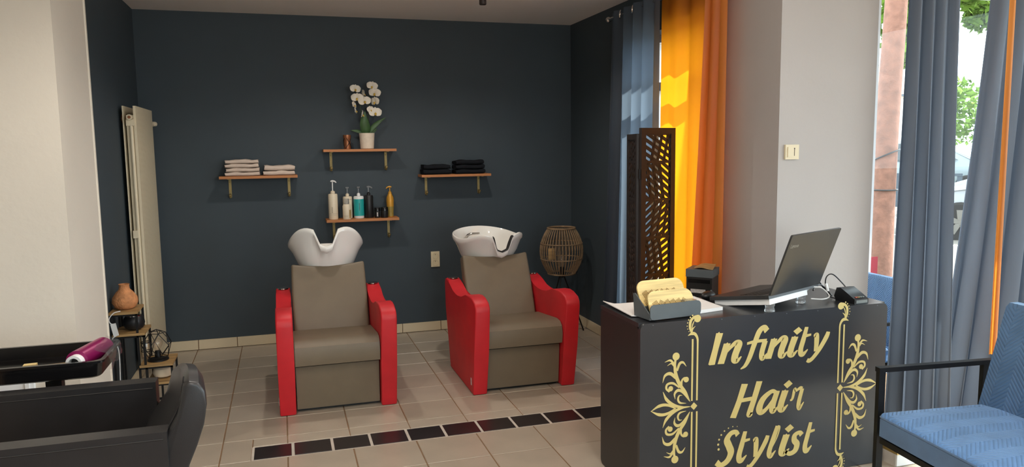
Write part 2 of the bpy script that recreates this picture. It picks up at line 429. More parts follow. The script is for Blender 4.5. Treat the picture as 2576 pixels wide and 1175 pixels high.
# skirting tiles
sk = struct('baseboard_back', B(((WL, WB-.004, 0), (WR, WB, .076))), 'grout')
bj = [WL+.01, -.688, -.40]
while bj[-1] < WR-.35: bj.append(bj[-1]+.33)
bj.append(WR)
bb_mesh = None
def skirt_tile(parent, x0, x1, ax, wallpos, sgn):
    g = .003
    bm = bmesh.new()
    if ax == 0: box(bm, (x0+g, wallpos, .004), (x1-g, wallpos+sgn*.011, .079))
    else: box(bm, (wallpos, x0+g, .004), (wallpos+sgn*.011, x1-g, .079))
    bevel(bm, .002, 1)
    obj('skirting_tile', bm, 'base_tile', parent, False)
for a, b in zip(bj, bj[1:]): skirt_tile(sk, a, b, 0, WB-.002, -1)
sk = struct('baseboard_left', B(((WL, 4.04, 0), (WL+.004, WB, .076))), 'grout')
y = WB-.012
while y > 4.2:
    skirt_tile(sk, y-.33, y, 1, WL+.002, 1); y -= .33
sk = struct('baseboard_right', B(((WR-.004, 5.0, 0), (WR, WB, .076))), 'grout')
y = WB-.012
while y > 5.0:
    skirt_tile(sk, max(y-.33, 4.98), y, 1, WR-.002, -1); y -= .33
# low tiled step under the shop window
st = struct('trim_4', B(((2.76, 2.80, 0), (5.0, 2.95, .062))), 'grout_light')
x = 2.60
while x < 4.9:
    bm = bmesh.new(); box(bm, (max(x, 2.762)+.002, 2.792, .003), (x+.331, 2.80, .060)); bevel(bm, .0015, 1)
    obj('step_tile', bm, 'white_tile', st, False); x += .333
obj('edge_strip', bbox((2.76, 2.788, .062), (5.0, 2.95, .108), .004), 'brass_trim', st)

# ---- windows
def window(name, panes, bars):
    bm = bmesh.new()
    for a, b in bars: box(bm, a, b)
    bevel(bm, .004, 1)
    o = struct(name, bm, 'white_frame')
    for a, b in panes: obj('pane', B((a, b)), 'glass', o, False)
    return o
def bars_y(x, y0, y1, z0, z1, vs, hs, t=.05):
    L = [((x, y0, z0), (x+.06, y1, z0+t)), ((x, y0, z1-t), (x+.06, y1, z1))]
    for v in vs: L.append(((x, v-t/2, z0+t), (x+.06, v+t/2, z1-t)))
    for h in hs: L.append(((x, y0+t, h-t*.6), (x+.06, y1-t, h+t*.6)))
    return L
window('window_1', [((2.61, 3.99, .17), (2.614, 4.96, 1.93)), ((2.61, 3.99, 2.0), (2.614, 4.96, 2.27))],
       bars_y(2.58, 3.95, 5.0, .12, 2.32, (3.975, 4.975), (1.966,)))
Y2 = 4.02
b2 = [((2.71, Y2, 0), (5.0, Y2+.06, .06)), ((2.71, Y2, 2.5), (5.0, Y2+.06, 2.604))]
for v in (2.74, 3.66, 4.97): b2.append(((v-.03, Y2, .06), (v+.03, Y2+.06, 2.5)))
window('window_2', [((2.77, Y2+.028, .06), (3.63, Y2+.032, 2.5)), ((3.69, Y2+.028, .06), (4.94, Y2+.032, 2.5))], b2)
b3 = [((5.0, -3.0, 0), (5.06, 4.08, .06)), ((5.0, -3.0, 2.5), (5.06, 4.08, 2.604))]
for v in (-2.97, -1.2, .5, 2.3, 4.05): b3.append(((5.0, v-.03, .06), (5.06, v+.03, 2.5)))
window('added_window_3', [((5.028, a+.03, .06), (5.032, b-.03, 2.5)) for a, b in zip((-2.97, -1.2, .5, 2.3), (-1.2, .5, 2.3, 4.05))], b3)  # glazing out of view, added to bring in more daylight
b4 = [((-.1, -3.13, .25), (2.9, -3.07, .31)), ((-.1, -3.13, 2.39), (2.9, -3.07, 2.45))]
for v in (-.07, 1.4, 2.87): b4.append(((v-.03, -3.13, .31), (v+.03, -3.07, 2.39)))
window('added_window_4', [((a+.03, -3.102, .31), (b-.03, -3.098, 2.39)) for a, b in zip((-.07, 1.4), (1.4, 2.87))], b4)  # unseen window behind the camera, added to light the room
one('window_sticker', 'small translucent pink red sticker on the shop window beside the pillar', 'sticker',
    B(((3.705, Y2+.022, .67), (3.765, Y2+.0265, .80))), 'pink_poster', smooth=False)

# ---- ceiling spots (lamps of the room)
def spot(loc, watt, label, col=(1, .92, .83), size=75, aim=(0, 0, -1), group='small black ceiling spotlights'):
    t = thing('ceiling_spotlight', label, 'spotlight', loc, 0, group)
    bm = bmesh.new(); lathe(bm, [(.034, -.004), (.034, 0)], 20); obj('mount_plate', bm, 'spot_black', t)
    bm = bmesh.new(); lathe(bm, [(.0215, -.105), (.024, -.102), (.024, -.004)], 20, cap0=False); lathe(bm, [(.019, -.098), (.0215, -.105)], 20, cap1=False)
    obj('housing', bm, 'spot_black', t)
    l = bpy.data.lights.new('spot_lamp', 'SPOT'); l.energy = watt; l.color = col; l.shadow_soft_size = .03
    l.spot_size = math.radians(size*2); l.spot_blend = .6
    lo = bpy.data.objects.new('spot_lamp', l); C.objects.link(lo); lo.parent = t; lo.location = (0, 0, -.11)
    lo.rotation_euler = (-Vector(aim)).to_track_quat('Z', 'Y').to_euler()
spot((1.33, 4.99, CEIL), 32, 'small black cylindrical ceiling spotlight above the wash chair with tilted open basin')
spot((.22, 4.95, CEIL), 32, 'small black cylindrical ceiling spotlight above the wash chair facing front')
spot((-.35, 2.6, CEIL), 42, 'small black cylindrical ceiling spotlight over the styling chair')
spot((-.3, .6, CEIL), 42, 'small black cylindrical ceiling spotlight in the front of the shop')
spot((1.4, .8, CEIL), 37, 'small black cylindrical ceiling spotlight on the window side of the shop')

def added_globe_pendant(loc, watt, label):  # unseen lamps, added to brighten the ceiling, walls and pillar side
    t = thing('added_globe_pendant', label, 'pendant lamp', loc, 0, 'opal globe lamps added to light the room')
    bm = bmesh.new(); lathe(bm, [(.05, -.012), (.05, 0)], 20); obj('canopy', bm, 'plastic_white', t)
    bm = bmesh.new(); cyl(bm, (0, 0, -.012), (0, 0, -.30), .004, 8); obj('cord', bm, 'plastic_white', t)
    bm = bmesh.new(); sphere(bm, (0, 0, -.41), .11, 24, 16)
    m = bpy.data.materials.get('opal_glass_lit') or bpy.data.materials.new('opal_glass_lit')
    m.use_nodes = True; p = m.node_tree.nodes['Principled BSDF']; p.inputs['Base Color'].default_value = (.9, .88, .84, 1)
    p.inputs['Emission Color'].default_value = (1, .95, .89, 1); p.inputs['Emission Strength'].default_value = watt
    if len(m.node_tree.nodes) < 4:
        n = m.node_tree.nodes.new('ShaderNodeTexNoise'); n.inputs['Scale'].default_value = 4; m.node_tree.links.new(n.outputs['Fac'], p.inputs['Roughness'])
    obj('globe', bm, m, t)
added_globe_pendant((-.5, .5, CEIL), 50, 'unseen white opal globe lamp added for light near the styling chair')
added_globe_pendant((1.25, 2.0, CEIL), 50, 'unseen white opal globe lamp added for light before the reception desk')

# ================================================================== WASH CHAIRS
W2 = .343      # half width
def arm_bm(s):
    prof = [(0, 0), (-.055, .28), (-.103, .545), (-.100, .575), (-.075, .602), (.0, .622), (.06, .626), (.16, .612), (.28, .578), (.38, .556), (.45, .557), (.53, .575),
            (.62, .602), (.68, .622), (.74, .630), (.785, .618), (.80, .585), (.78, .42), (.66, 0)]
    bm = bmesh.new()
    prism(bm, prof, 0, -.047, .047)
    es = [e for e in bm.edges if abs(e.verts[0].co.x-e.verts[1].co.x) < 1e-6]
    bmesh.ops.bevel(bm, geom=es, offset=.010, segments=3, profile=.5, affect='EDGES')
    bmesh.ops.translate(bm, vec=(s*(W2-.047), 0, .004), verts=bm.verts)
    return bm
def pad(prof, x0, x1, r=.02):
    bm = bmesh.new(); prism(bm, prof, 0, x0, x1)
    bevel(bm, r, 3, 20); return bm
def basin_bm():
    """shampoo bowl: plan is a rounded trapezoid, neck notch at -Y, ears beside it"""
    bm = bmesh.new(); n = 72
    def rim(a):
        # a=0 at front (-Y)
        sx, cy = math.sin(a), -math.cos(a)
        e = 2.6
        k = (abs(sx)**e+abs(cy)**e)**(-1/e)
        x, yy = .252*k*sx, .245*k*cy
        if yy < 0: x *= 1-.10*(abs(yy)/.245)
        else: x *= 1-.06*(yy/.245)
        return x, yy
    def rz(a, x):
        d = abs(((a+PI) % (2*PI))-PI)
        xx = abs(x) if d < PI/2 else 9
        ear = .065*math.exp(-((d-.62)/.50)**2)
        notch = 0
        if d < 1.2:
            t = min(1, max(0, (xx-.040)/.040)); t = t*t*(3-2*t); notch = -.080*(1-t)
        back = .02*math.exp(-((d-PI)/.9)**2)
        return .0+ear+notch+back
    A = [2*PI*i/n for i in range(n)]
    R = []
    for a in A:
        x, yy = rim(a); R.append((x, yy, rz(a, x)))
    def lay(scale, zf, yshift=0.):
        out = []
        for (x, yy, z) in R:
            out.append(bm.verts.new((x*scale, yy*scale+yshift, zf(z))))
        return out
    H = -.235
    outer = [lay(.30, lambda z: H, .01), lay(.50, lambda z: H+.004, .01), lay(.62, lambda z: H+.03, .008), lay(.76, lambda z: H+.095+.10*min(0, z), .005),
             lay(.885, lambda z: H+.165+.6*min(0, z), .002), lay(.955, lambda z: -.045+.95*z), lay(1.0, lambda z: -.030+z), lay(1.012, lambda z: -.012+z),
             lay(1.0, lambda z: z), lay(.965, lambda z: .003+z), lay(.925, lambda z: -.012+z), lay(.87, lambda z: -.05+.85*z),
             lay(.75, lambda z: H+.10+.15*min(0, z), .004), lay(.55, lambda z: H+.045, .008), lay(.25, lambda z: H+.03, .01)]
    for a, b in zip(outer, outer[1:]): bridge(bm, a, b)
    bm.faces.new(list(reversed(outer[0]))); bm.faces.new(outer[-1])
    return bm
def neck_bm():
    bm = bmesh.new(); prev = None; n = 20
    for i in range(n+1):
        x = -.082+.164*i/n; xx = abs(x)
        t = min(1, max(0, (xx-.040)/.040)); t = t*t*(3-2*t)
        d = math.atan2(xx, .235)
        z = .065*math.exp(-((d-.62)/.50)**2)-.080*(1-t)
        g = [bm.verts.new((x*k, -.2465*q, z+dz)) for k, q, dz in ((1.0, 1.0, .0035), (.97, .985, .012), (.92, .90, .008), (.80, .84, -.040), (.82, .86, -.045), (.95, .93, -.005))]
        if prev: bridge(bm, prev, g)
        else: bm.faces.new(g)
        prev = g
    bm.faces.new(prev); return bm
arm_m = {s: arm_bm(s) for s in (-1, 1)}
def wash_chair(loc, label, tilt, yaw, bz, neck):
    t = thing('wash_chair', label, 'salon chair', loc, 0, 'red and taupe backwash chairs')
    for s in (-1, 1):
        a = obj('arm', arm_bm(s), 'red', t); a['label'] = 'red padded arm panel'
        bm = bmesh.new()
        lathe(bm, [(.030, 0), (.036, 0), (.036, .006), (.030, .006)], 24, c=(s*(W2-.047), .725, .632)); lathe(bm, [(.030, .001), (.0295, .003)], 24, c=(s*(W2-.047), .725, .630))
        obj('cup_ring', bm, 'chrome', a)
    obj('footrest', pad([(.035, .022), (.012, .283), (.06, .288), (.10, .022)], -.243, .243, .012), 'taupe', t)
    obj('seat', pad([(-.035, .300), (-.045, .36), (-.035, .41), (.0, .436), (.06, .442), (.44, .405), (.50, .36), (.44, .30)], -.245, .245, .026), 'taupe', t)
    # leaning back pad, slightly waisted, dipped top edge
    bm = bmesh.new(); rows = []
    nx, nz = 14, 10
    for j in range(nz+1):
        v = j/nz; row = []
        for i in range(nx+1):
            u = -1+2*i/nx
            hw = .238+.004*math.sin(v*PI)
            zt = .805-.022*(1-u*u)
            z = .37+(zt-.37)*v
            yy = .455+(.665-.455)*v+.018*math.sin(v*PI)*0-.012*(1-u*u)*math.sin(v*PI)
            row.append((u*hw, yy, z))
        rows.append(row)
    fr = [[bm.verts.new(p) for p in r] for r in rows]
    bk = [[bm.verts.new((p[0], p[1]+.095, p[2]-.035)) for p in r] for r in rows]
    for g, fl in ((fr, 0), (bk, 1)):
        for j in range(nz):
            for i in range(nx):
                q = (g[j][i], g[j][i+1], g[j+1][i+1], g[j+1][i]); bm.faces.new(q if not fl else q[::-1])
    for j in range(nz):
        for i in (0, nx): bm.faces.new((fr[j][i], fr[j+1][i], bk[j+1][i], bk[j][i]))
    for i in range(nx):
        for j in (0, nz): bm.faces.new((fr[j][i], fr[j][i+1], bk[j][i+1], bk[j][i]))
    bmesh.ops.recalc_face_normals(bm, faces=bm.faces)
    bevel(bm, .016, 3, 50)
    obj('backrest', bm, 'taupe', t)
    obj('base', B(((-.24, .07, .002), (.24, .62, .30)), ((-.20, .62, .002), (.20, 1.0, .10))), 'dark_base', t, False)
    bm = bmesh.new(); box(bm, (-.11, .79, .10), (.11, .94, .64)); bevel(bm, .02, 2); obj('basin_column', bm, 'plastic_white', t)
    bm = bmesh.new(); box(bm, (-W2-.003, .03, .06), (-W2+.002, .045, .105)); obj('fabric_tag', bm, 'tag', t, False)
    bs = obj('basin', basin_bm(), 'ceramic', t); bs['label'] = 'white ceramic shampoo basin with neck notch'
    bs.location = (0, .865, bz); bs.rotation_euler = (tilt, 0, yaw)
    if neck: obj('neck_rest', neck_bm(), 'rubber', bs)
    # mixer tap at the back left inside the bowl
    bm = bmesh.new()
    lathe(bm, [(.024, 0), (.024, .012), (.018, .016), (.017, .05), (.012, .06)], 18, c=(-.12, .13, -.10))
    tube(bm, [(-.12, .13, -.055), (-.105, .08, -.035), (-.07, .03, -.036)], [.013, .012, .008], 10, 5)
    tube(bm, [(-.125, .13, -.05), (-.10, .10, -.005), (-.04, .05, .012)], [.012, .010, .006], 10, 5)
    obj('tap', bm, 'chrome', bs)
    return t
wash_chair((.2685, 4.485, 0), 'red and taupe wash chair with white basin tipped up, its notch facing forward', math.radians(-15), math.radians(-2), .918, False)
wash_chair((1.432, 4.485, 0), 'red and taupe wash chair with level open basin showing chrome tap and black neck rest', math.radians(8), math.radians(12), .905, True)

# ================================================================== WALL SHELVES
def wall_shelf(x0, x1, z, label):
    zt = z
    t = thing('wall_shelf', label, 'shelf', ((x0+x1)/2, WB, zt-.02), 0, 'small pine wall shelves with brass brackets')
    h = (x1-x0)/2
    o = obj('board', bbox((-h, -.185, 0), (h, -.001, .02), .003), 'shelf_wood', t)
    for s in (-1, 1):
        bx = s*(h-.065)
        bm = bmesh.new()
        box(bm, (bx-.010, -.006, -.150), (bx+.010, -.001, -.001)); box(bm, (bx-.010, -.150, -.005), (bx+.010, -.001, -.0005))
        tube(bm, [(bx, -.004, -.140), (bx, -.020, -.150), (bx, -.036, -.146), (bx, -.044, -.132)], .0065, 8, 4)
        sphere(bm, (bx, -.044, -.130), .011, 10, 8)
        for zz in (-.03, -.12): sphere(bm, (bx, -.006, zz), .004, 8, 6)
        obj('bracket', bm, 'brass', t)
    return t
wall_shelf(-.456, .115, 1.362, 'pine shelf on brass brackets carrying cream towels')
wall_shelf(.318, .888, 1.556, 'topmost pine shelf on brass brackets carrying the orchid')
wall_shelf(.321, .894, 1.000, 'lowest pine shelf on brass brackets carrying pump bottles')
wall_shelf(1.088, 1.672, 1.340, 'pine shelf on brass brackets carrying black towels')
def towel_bm(wd, dp, h, seed):
    rnd = random.Random(seed); bm = bmesh.new(); rows = []
    nx, np_ = 10, 22
    ph = [rnd.uniform(0, 6) for _ in range(4)]
    for i in range(nx+1):
        x = -wd/2+wd*i/nx; row = []
        e = 1-.16*(abs(2*i/nx-1)**8)
        for j in range(np_):
            a = 2*PI*j/np_
            ce, se = math.cos(a), math.sin(a)
            yy = dp/2*math.copysign(abs(ce)**.35, ce); zz = h/2*math.copysign(abs(se)**.6, se)*e
            wob = .003*math.sin(x*38+ph[0])+.002*math.sin(x*70+ph[1]+a)
            row.append(bm.verts.new((x+.003*math.sin(a*3+ph[2]), yy, h/2+zz+wob*(1 if zz > 0 else .25))))
        rows.append(row)
    for a, b in zip(rows, rows[1:]): bridge(bm, a, b)
    bm.faces.new(list(reversed(rows[0]))); bm.faces.new(rows[-1])
    # fold seam along the front
    return bm
def towel(name, label, xc, z, wd, h, m, grp, seed, dp=.155, rz=0):
    one(name, label, 'towel', towel_bm(wd, dp, h, seed), m, grp, (xc, 6.185, z), rz)
tw = 'cream towels folded on the shelf'
for k, (lab, wd, dx) in enumerate((('lowest cream folded towel in the taller stack', .248, 0), ('second cream folded towel from the bottom of the taller stack', .238, .002),
                                   ('third cream folded towel from the bottom of the taller stack', .240, -.004), ('topmost cream folded towel of the taller stack', .238, -.003))):
    towel('folded_towel', lab, -.288+dx, 1.3625+.0315*k, wd, .0305, 'towel', tw, 10+k, rz=.01*(k-1))
towel('folded_towel', 'lower cream folded towel of the shorter stack', -.021, 1.3625, .232, .036, 'towel', tw, 21)
towel('folded_towel', 'upper cream folded towel of the shorter stack', -.016, 1.3995, .224, .040, 'towel', tw, 22, rz=.02)
td = 'black towels folded on the shelf'
towel('folded_towel', 'lower black folded towel of the shorter stack', 1.222, 1.3405, .232, .042, 'towel_dark', td, 31)
towel('folded_towel', 'upper black folded towel of the shorter stack', 1.222, 1.3835, .222, .038, 'towel_dark', td, 32)
towel('folded_towel', 'lowest black folded towel of the taller stack', 1.500, 1.3405, .25, .038, 'towel_dark', td, 33)
towel('folded_towel', 'middle black folded towel of the taller stack', 1.498, 1.3795, .245, .037, 'towel_dark', td, 34)
towel('folded_towel', 'topmost black folded towel of the taller stack', 1.496, 1.4175, .235, .037, 'towel_dark', td, 35)

# ---- pump bottles
ZS = 1.0005
def pump(t, z, hgt, m, mc, dirx=1, col_r=.014, flat=False):
    bm = bmesh.new(); lathe(bm, [(col_r, 0), (col_r, .016), (col_r*.6, .022), (.0055, .024)], 16, c=(0, 0, z)); obj('collar', bm, mc, t)
    bm = bmesh.new(); cyl(bm, (0, 0, z+.02), (0, 0, z+hgt-.008), .0045, 10); obj('stem', bm, m, t)
    bm = bmesh.new()
    if flat: sphere(bm, (0, 0, z+hgt-.006), .013, 12, 8, (1, 1, .55)); sphere(bm, (-.007, -.002, z+hgt-.002), .007, 8, 6); sphere(bm, (.007, -.002, z+hgt-.002), .007, 8, 6)
    else: tube(bm, [(-.014*dirx, 0, z+hgt-.003), (0, 0, z+hgt), (.018*dirx, -.002, z+hgt-.003), (.030*dirx, -.004, z+hgt-.014)], [.005, .0075, .006, .004], 8, 4)
    obj('nozzle', bm, m, t)
def bottle(label, x, yy, r, h, m, prof=None, sx=1., **kw):
    t = thing('pump_bottle', label, 'bottle', (x, yy, ZS), 0, 'hair products on the lowest shelf')
    bm = bmesh.new(); lathe(bm, prof or [(r*.93, 0), (r, .006), (r, h-.01), (r*.9, h-.002), (.012, h)], 28); obj('body', bm, m, t)
    return t
def print_marks(t, r, rows, m='ink', a0=-1.9, a1=-1.2):
    for z0, z1, b0, b1 in rows:
        bm = bmesh.new(); n = 28
        for i in range(n):
            p = [(r*math.cos(b0+(b1-b0)*k/n), r*math.sin(b0+(b1-b0)*k/n)) for k in (i, i+1)]
            bm.faces.new([bm.verts.new((p[0][0], p[0][1], z0)), bm.verts.new((p[1][0], p[1][1], z0)), bm.verts.new((p[1][0], p[1][1], z1)), bm.verts.new((p[0][0], p[0][1], z1))])
        obj('print', bm, m, t, False)
def label_band(t, r, z0, z1, m, b0=-PI, b1=0):
    print_marks(t, r+.0008, [(z0, z1, b0, b1)], m)
t = bottle('tall white pump bottle, tallest on the lowest shelf', .380, 6.17, .037, .205, 'plastic_cream'); pump(t, .205, .10, 'plastic_white', 'plastic_cream', 1, .018)
print_marks(t, .0374, [(.045, .046, -2.6, -.6), (.034, .0346, -2.4, -.9)]+[(.055+.008*i, .059+.008*i, -1.95+.012*(i % 3), -1.78-.02*(i % 2)) for i in range(6)])
t = bottle('cream pump bottle partly hidden behind a small clear-capped bottle', .497, 6.215, .037, .178, 'plastic_cream'); pump(t, .178, .072, 'plastic_clear', 'plastic_cream', flat=True); print_marks(t, .0374, [(.150, .152, -1.6, -.7)])
t = thing('oil_bottle', 'small clear-capped bottle with cream label and amber oil', 'bottle', (.482, 6.135, ZS), 0, 'hair products on the lowest shelf')
bm = bmesh.new(); lathe(bm, [(.030, 0), (.032, .004), (.032, .105), (.026, .118), (.012, .126)], 24); obj('body', bm, 'plastic_cream', t)
bm = bmesh.new(); lathe(bm, [(.021, .120), (.021, .160), (.018, .164)], 20); obj('cap', bm, 'plastic_clear', t)
label_band(t, .0322, .01, .075, 'amber', -1.0, .2); print_marks(t, .0324, [(.028, .0287, -2.4, -1.2), (.022, .0226, -2.3, -1.3)])
t = bottle('white pump bottle with a teal label', .584, 6.19, .0405, .180, 'plastic_white'); pump(t, .180, .072, 'plastic_clear', 'plastic_white', flat=True)
label_band(t, .0405, .020, .155, 'plastic_teal'); print_marks(t, .0420, [(.065+.010*i, .071+.010*i, -1.62, -1.50+.02*(i % 2)) for i in range(6)], 'ink')
t = bottle('black pump bottle beside two dark jars', .664, 6.19, .036, .184, 'plastic_black'); pump(t, .184, .068, 'plastic_clear', 'plastic_black', 1)
def jar(label, x, r, h, yy):
    t = thing('cosmetic_jar', label, 'jar', (x, yy, ZS), 0, 'hair products on the lowest shelf')
    bm = bmesh.new(); lathe(bm, [(r*.94, 0), (r, .004), (r, h*.62), (r*.95, h*.64)], 24); obj('body', bm, 'plastic_black', t)
    bm = bmesh.new(); lathe(bm, [(r*1.02, h*.64), (r*1.02, h*.97), (r*.96, h)], 24); obj('lid', bm, 'gloss_black', t)
    return t
t = jar('smaller dark jar with a pale sticker beside the black bottle', .727, .022, .082, 6.16); print_marks(t, .0224, [(.012, .045, -1.9, -1.45)], 'tag')
jar('larger dark jar beside the golden bottle', .783, .030, .085, 6.15)
t = bottle('golden curvy pump bottle at the shelf end', .838, 6.20, .03, .19, 'gold_plastic', [(.024, 0), (.026, .004), (.0255, .03), (.029, .09), (.031, .13), (.028, .16), (.018, .182), (.016, .19)])
pump(t, .186, .060, 'gold_plastic', 'gold_plastic', -1); 
bm = bmesh.new(); lathe(bm, [(.0266, .006), (.0262, .03), (.0295, .085)], 24, cap0=False, cap1=False); obj('label', bm, 'gold_label', t)

# ---- orchid and copper candle holder on the top shelf
ZT = 1.5565
t = thing('potted_orchid', 'white orchid in a pale clay pot on the topmost shelf', 'potted plant', (.667, 6.19, ZT))
bm = bmesh.new(); lathe(bm, [(.048, 0), (.053, .004), (.0615, .126), (.057, .126), (.052, .105), (.01, .104)], 32); obj('pot', bm, 'pot', t)
def leaf(path, wd, nm='leaf', m='leaf'):
    bm = bmesh.new(); P = spline(path, 6); n = len(P); prev = None
    for i, p in enumerate(P):
        d = (P[min(i+1, n-1)]-P[max(i-1, 0)]).normalized(); s = d.cross(Vector((0, -1, .3))).normalized()
        ww = wd*math.sin(PI*(.08+.92*i/(n-1))**.8)*.5+.001
        g = [bm.verts.new(p-s*ww), bm.verts.new(p+Vector((0, .004, -.004))), bm.verts.new(p+s*ww)]
        if prev:
            bm.faces.new((prev[0], prev[1], g[1], g[0])); bm.faces.new((prev[1], prev[2], g[2], g[1]))
        prev = g
    o = obj(nm, bm, m, t); md = o.modifiers.new('t', 'SOLIDIFY'); md.thickness = .002
leaf([(0, 0, .105), (-.012, -.02, .17), (-.02, -.03, .23), (-.012, -.035, .30)], .078)
leaf([(.005, 0, .105), (.05, -.01, .17), (.10, -.01, .215), (.158, .0, .252)], .036)
leaf([(-.005, 0, .105), (-.05, .0, .135), (-.09, 0, .145), (-.125, .005, .15)], .026)
leaf([(.01, .01, .105), (.05, .02, .135), (.09, .03, .16)], .030)
for pth in ([(-.005, 0, .10), (-.03, .01, .25), (-.05, .0, .38), (-.085, -.01, .485), (-.105, -.015, .46)], [(.01, 0, .10), (.02, .01, .27), (.03, .0, .42), (.05, -.01, .505), (.085, -.02, .47)]):
    bm = bmesh.new(); tube(bm, pth, .003, 6, 6); obj('stem', bm, 'stem', t)
def flower_bm(sc_):
    bm = bmesh.new()
    for a, L_, W_ in ((90, .030, .024), (205, .026, .02), (335, .026, .02), (160, .036, .042), (20, .036, .042)):
        a = math.radians(a); ca, sa = math.cos(a), math.sin(a); n = 7; prev = None
        for i in range(n+1):
            q = i/n; ww = W_*sc_*.5*math.sin(PI*min(1, q*.93+.05))**.7
            L2 = L_*sc_*q
            yy = -.004*math.sin(q*PI)*sc_+(.0 if W_ > .03 else .002)
            g = [bm.verts.new((ca*L2-sa*k*ww, yy+.003*abs(k), sa*L2+ca*k*ww)) for k in (-1, 0, 1)]
            if prev:
                bm.faces.new((prev[0], prev[1], g[1], g[0])); bm.faces.new((prev[1], prev[2], g[2], g[1]))
            prev = g
    return bm
fm = None
for (px, pz, ry, s) in ((-.087, .470, .2, 1), (-.075, .400, -.2, 1.1), (-.10, .345, 1.0, .8), (-.09, .30, 1.3, .75), (-.02, .435, 1.7, .9), (-.012, .375, 0, 1.15), (-.035, .272, 1.35, .9),
                        (.055, .495, -.1, 1.0), (.075, .440, -.3, 1.1), (.075, .372, -.9, 1.05), (.075, .285, .1, 1.2), (.035, .31, .6, .8)):
    if fm is None:
        fm = obj('flower', flower_bm(1.0), 'petal', t); fo = fm
        bm = bmesh.new(); sphere(bm, (0, -.006, -.004), .006, 8, 6); sphere(bm, (0, -.010, -.010), .004, 8, 6); lip = obj('lip', bm, 'petal_core', fm)
    else:
        fo = copy_obj(fm, t); copy_obj(lip, fo)
    fo.location = (px*.93, -.03, pz); fo.rotation_euler = (random.uniform(-.2, .2), random.uniform(-.3, .3), ry); fo.scale = (s*1.3, s*1.3, s*1.3)
t = thing('candle_holder', 'small copper candle holder with crossed black wire beside the orchid', 'candle holder', (.508, 6.17, ZT))
bm = bmesh.new(); lathe(bm, [(.027, 0), (.028, .004), (.026, .04), (.028, .08), (.031, .09), (.031, .112), (.027, .112), (.025, .09), (.01, .086)], 28); obj('cup', bm, 'copper', t)
for s in (1, -1):
    for a0 in (0, 2.1, 4.2):
        bm = bmesh.new(); tube(bm, [(.030*math.cos(a0+s*q*.45), .030*math.sin(a0+s*q*.45), .004+.083*q/4) for q in range(5)], .0022, 6, 3); obj('wire', bm, 'black_metal', t)

# ---- double socket
t = thing('wall_socket', 'ivory double power socket on the navy wall between the wash chairs', 'socket', (1.216, WB, .552))
obj('plate', bbox((-.037, -.011, 0), (.037, -.001, .131), .004), 'socket', t)
for z in (.036, .095):
    bm = bmesh.new(); prof = [(.0255, -.011), (.0255, -.014), (.0225, -.014), (.021, -.009), (.004, -.009)]
    rs = [ring(bm, Vector((0, yy, z)), Vector((1, 0, 0)), Vector((0, 0, 1)), r, r, 28) for r, yy in prof]
    for a, b in zip(rs, rs[1:]): bridge(bm, a, b)
    bm.faces.new(rs[-1]); o = obj('outlet', bm, 'socket', t)
    bm = bmesh.new()
    for xx in (-.009, .009): cyl(bm, (xx, -.0095, z), (xx, -.0088, z), .003, 10)
    cyl(bm, (0, -.0165, z+.011), (0, -.009, z+.011), .0025, 8); obj('contact', bm, 'rubber', o)

# ---- rattan floor lamp in the corner
LX, LY = 2.195, 5.83
t = thing('rattan_floor_lamp', 'rattan barrel floor lamp on thin black tripod in the corner', 'lamp', (LX, LY, 0))
def shade_r(v): return .100+.078*math.sin(PI*(v*.94+.03))**.85
Z0, Z1 = .505, .885
NS = 40; first = None
for i in range(NS):
    if first is None:
        bm = bmesh.new(); tube(bm, [(shade_r(k/8), 0, Z0+(Z1-Z0)*k/8) for k in range(9)], .0042, 6, 2); first = obj('slat', bm, 'rattan', t); o = first
    else: o = copy_obj(first, t)
    o.rotation_euler = (0, 0, 2*PI*i/NS)
for v, r in ((0, .006), (.33, .0045), (.67, .0045), (1, .008)):
    bm = bmesh.new(); R = shade_r(v)+.003
    tube(bm, [(R*math.cos(2*PI*k/36), R*math.sin(2*PI*k/36), Z0+(Z1-Z0)*v) for k in range(37)], r, 8, 0, False); obj('hoop', bm, 'rattan', t)
bm = bmesh.new(); box(bm, (-.150, -.117, .64), (-.095, -.114, .735), Matrix.Rotation(-.05, 4, 'Z')); o = obj('paper_tag', bm, 'stand_wood', t, False)
bm = bmesh.new(); lathe(bm, [(.018, .47), (.02, .50), (.02, .55), (.015, .56)], 14); obj('socket_cup', bm, 'black_metal', t)
bm = bmesh.new(); sphere(bm, (0, 0, .61), .045, 14, 10, (1, 1, 1.25)); obj('bulb', bm, 'bulb', t)
for a in (-.1, 2.0, 4.1):
    bm = bmesh.new(); tube(bm, [(.015*math.cos(a), .015*math.sin(a), .50), (.19*math.cos(a), .19*math.sin(a), .006)], .006, 8); obj('leg', bm, 'black_metal', t)

# ---- radiator on the left wall
RX0, RX1, RY0, RY1, RZ0, RZ1 = WL+.025, -.90, 5.505, 6.17, .11, 1.856
t = thing('column_radiator', 'tall ivory ribbed radiator hung on the navy side wall', 'radiator', (RX0, RY0, RZ0), world=True)
def U(y0, y1, nm):
    bm = bmesh.new(); box(bm, (RX0+.02, y0, RZ0+.06), (RX1-.012, y1, RZ1-.06)); bevel(bm, .004, 1); obj(nm, bm, 'radiator', t)
U(RY0+.012, RY1-.012, 'core')
nf = 22; rib = None; pw = (RY1-RY0)/nf
for i in range(nf):
    yy = RY0+pw*(i+.5)
    if rib is None:
        bm = bmesh.new(); box(bm, (RX1-.016, yy-pw*.42, RZ0), (RX1, yy+pw*.42, RZ1)); bevel(bm, .006, 2); rib = obj('rib', bm, 'radiator', t); base_y = yy
    else:
        o = copy_obj(rib, t); o.location = (0, yy-base_y, 0)
bm = bmesh.new(); box(bm, (RX0, RY0, RZ0), (RX0+.007, RY1, RZ1)); bevel(bm, .002, 1); obj('back_plate', bm, 'radiator', t)
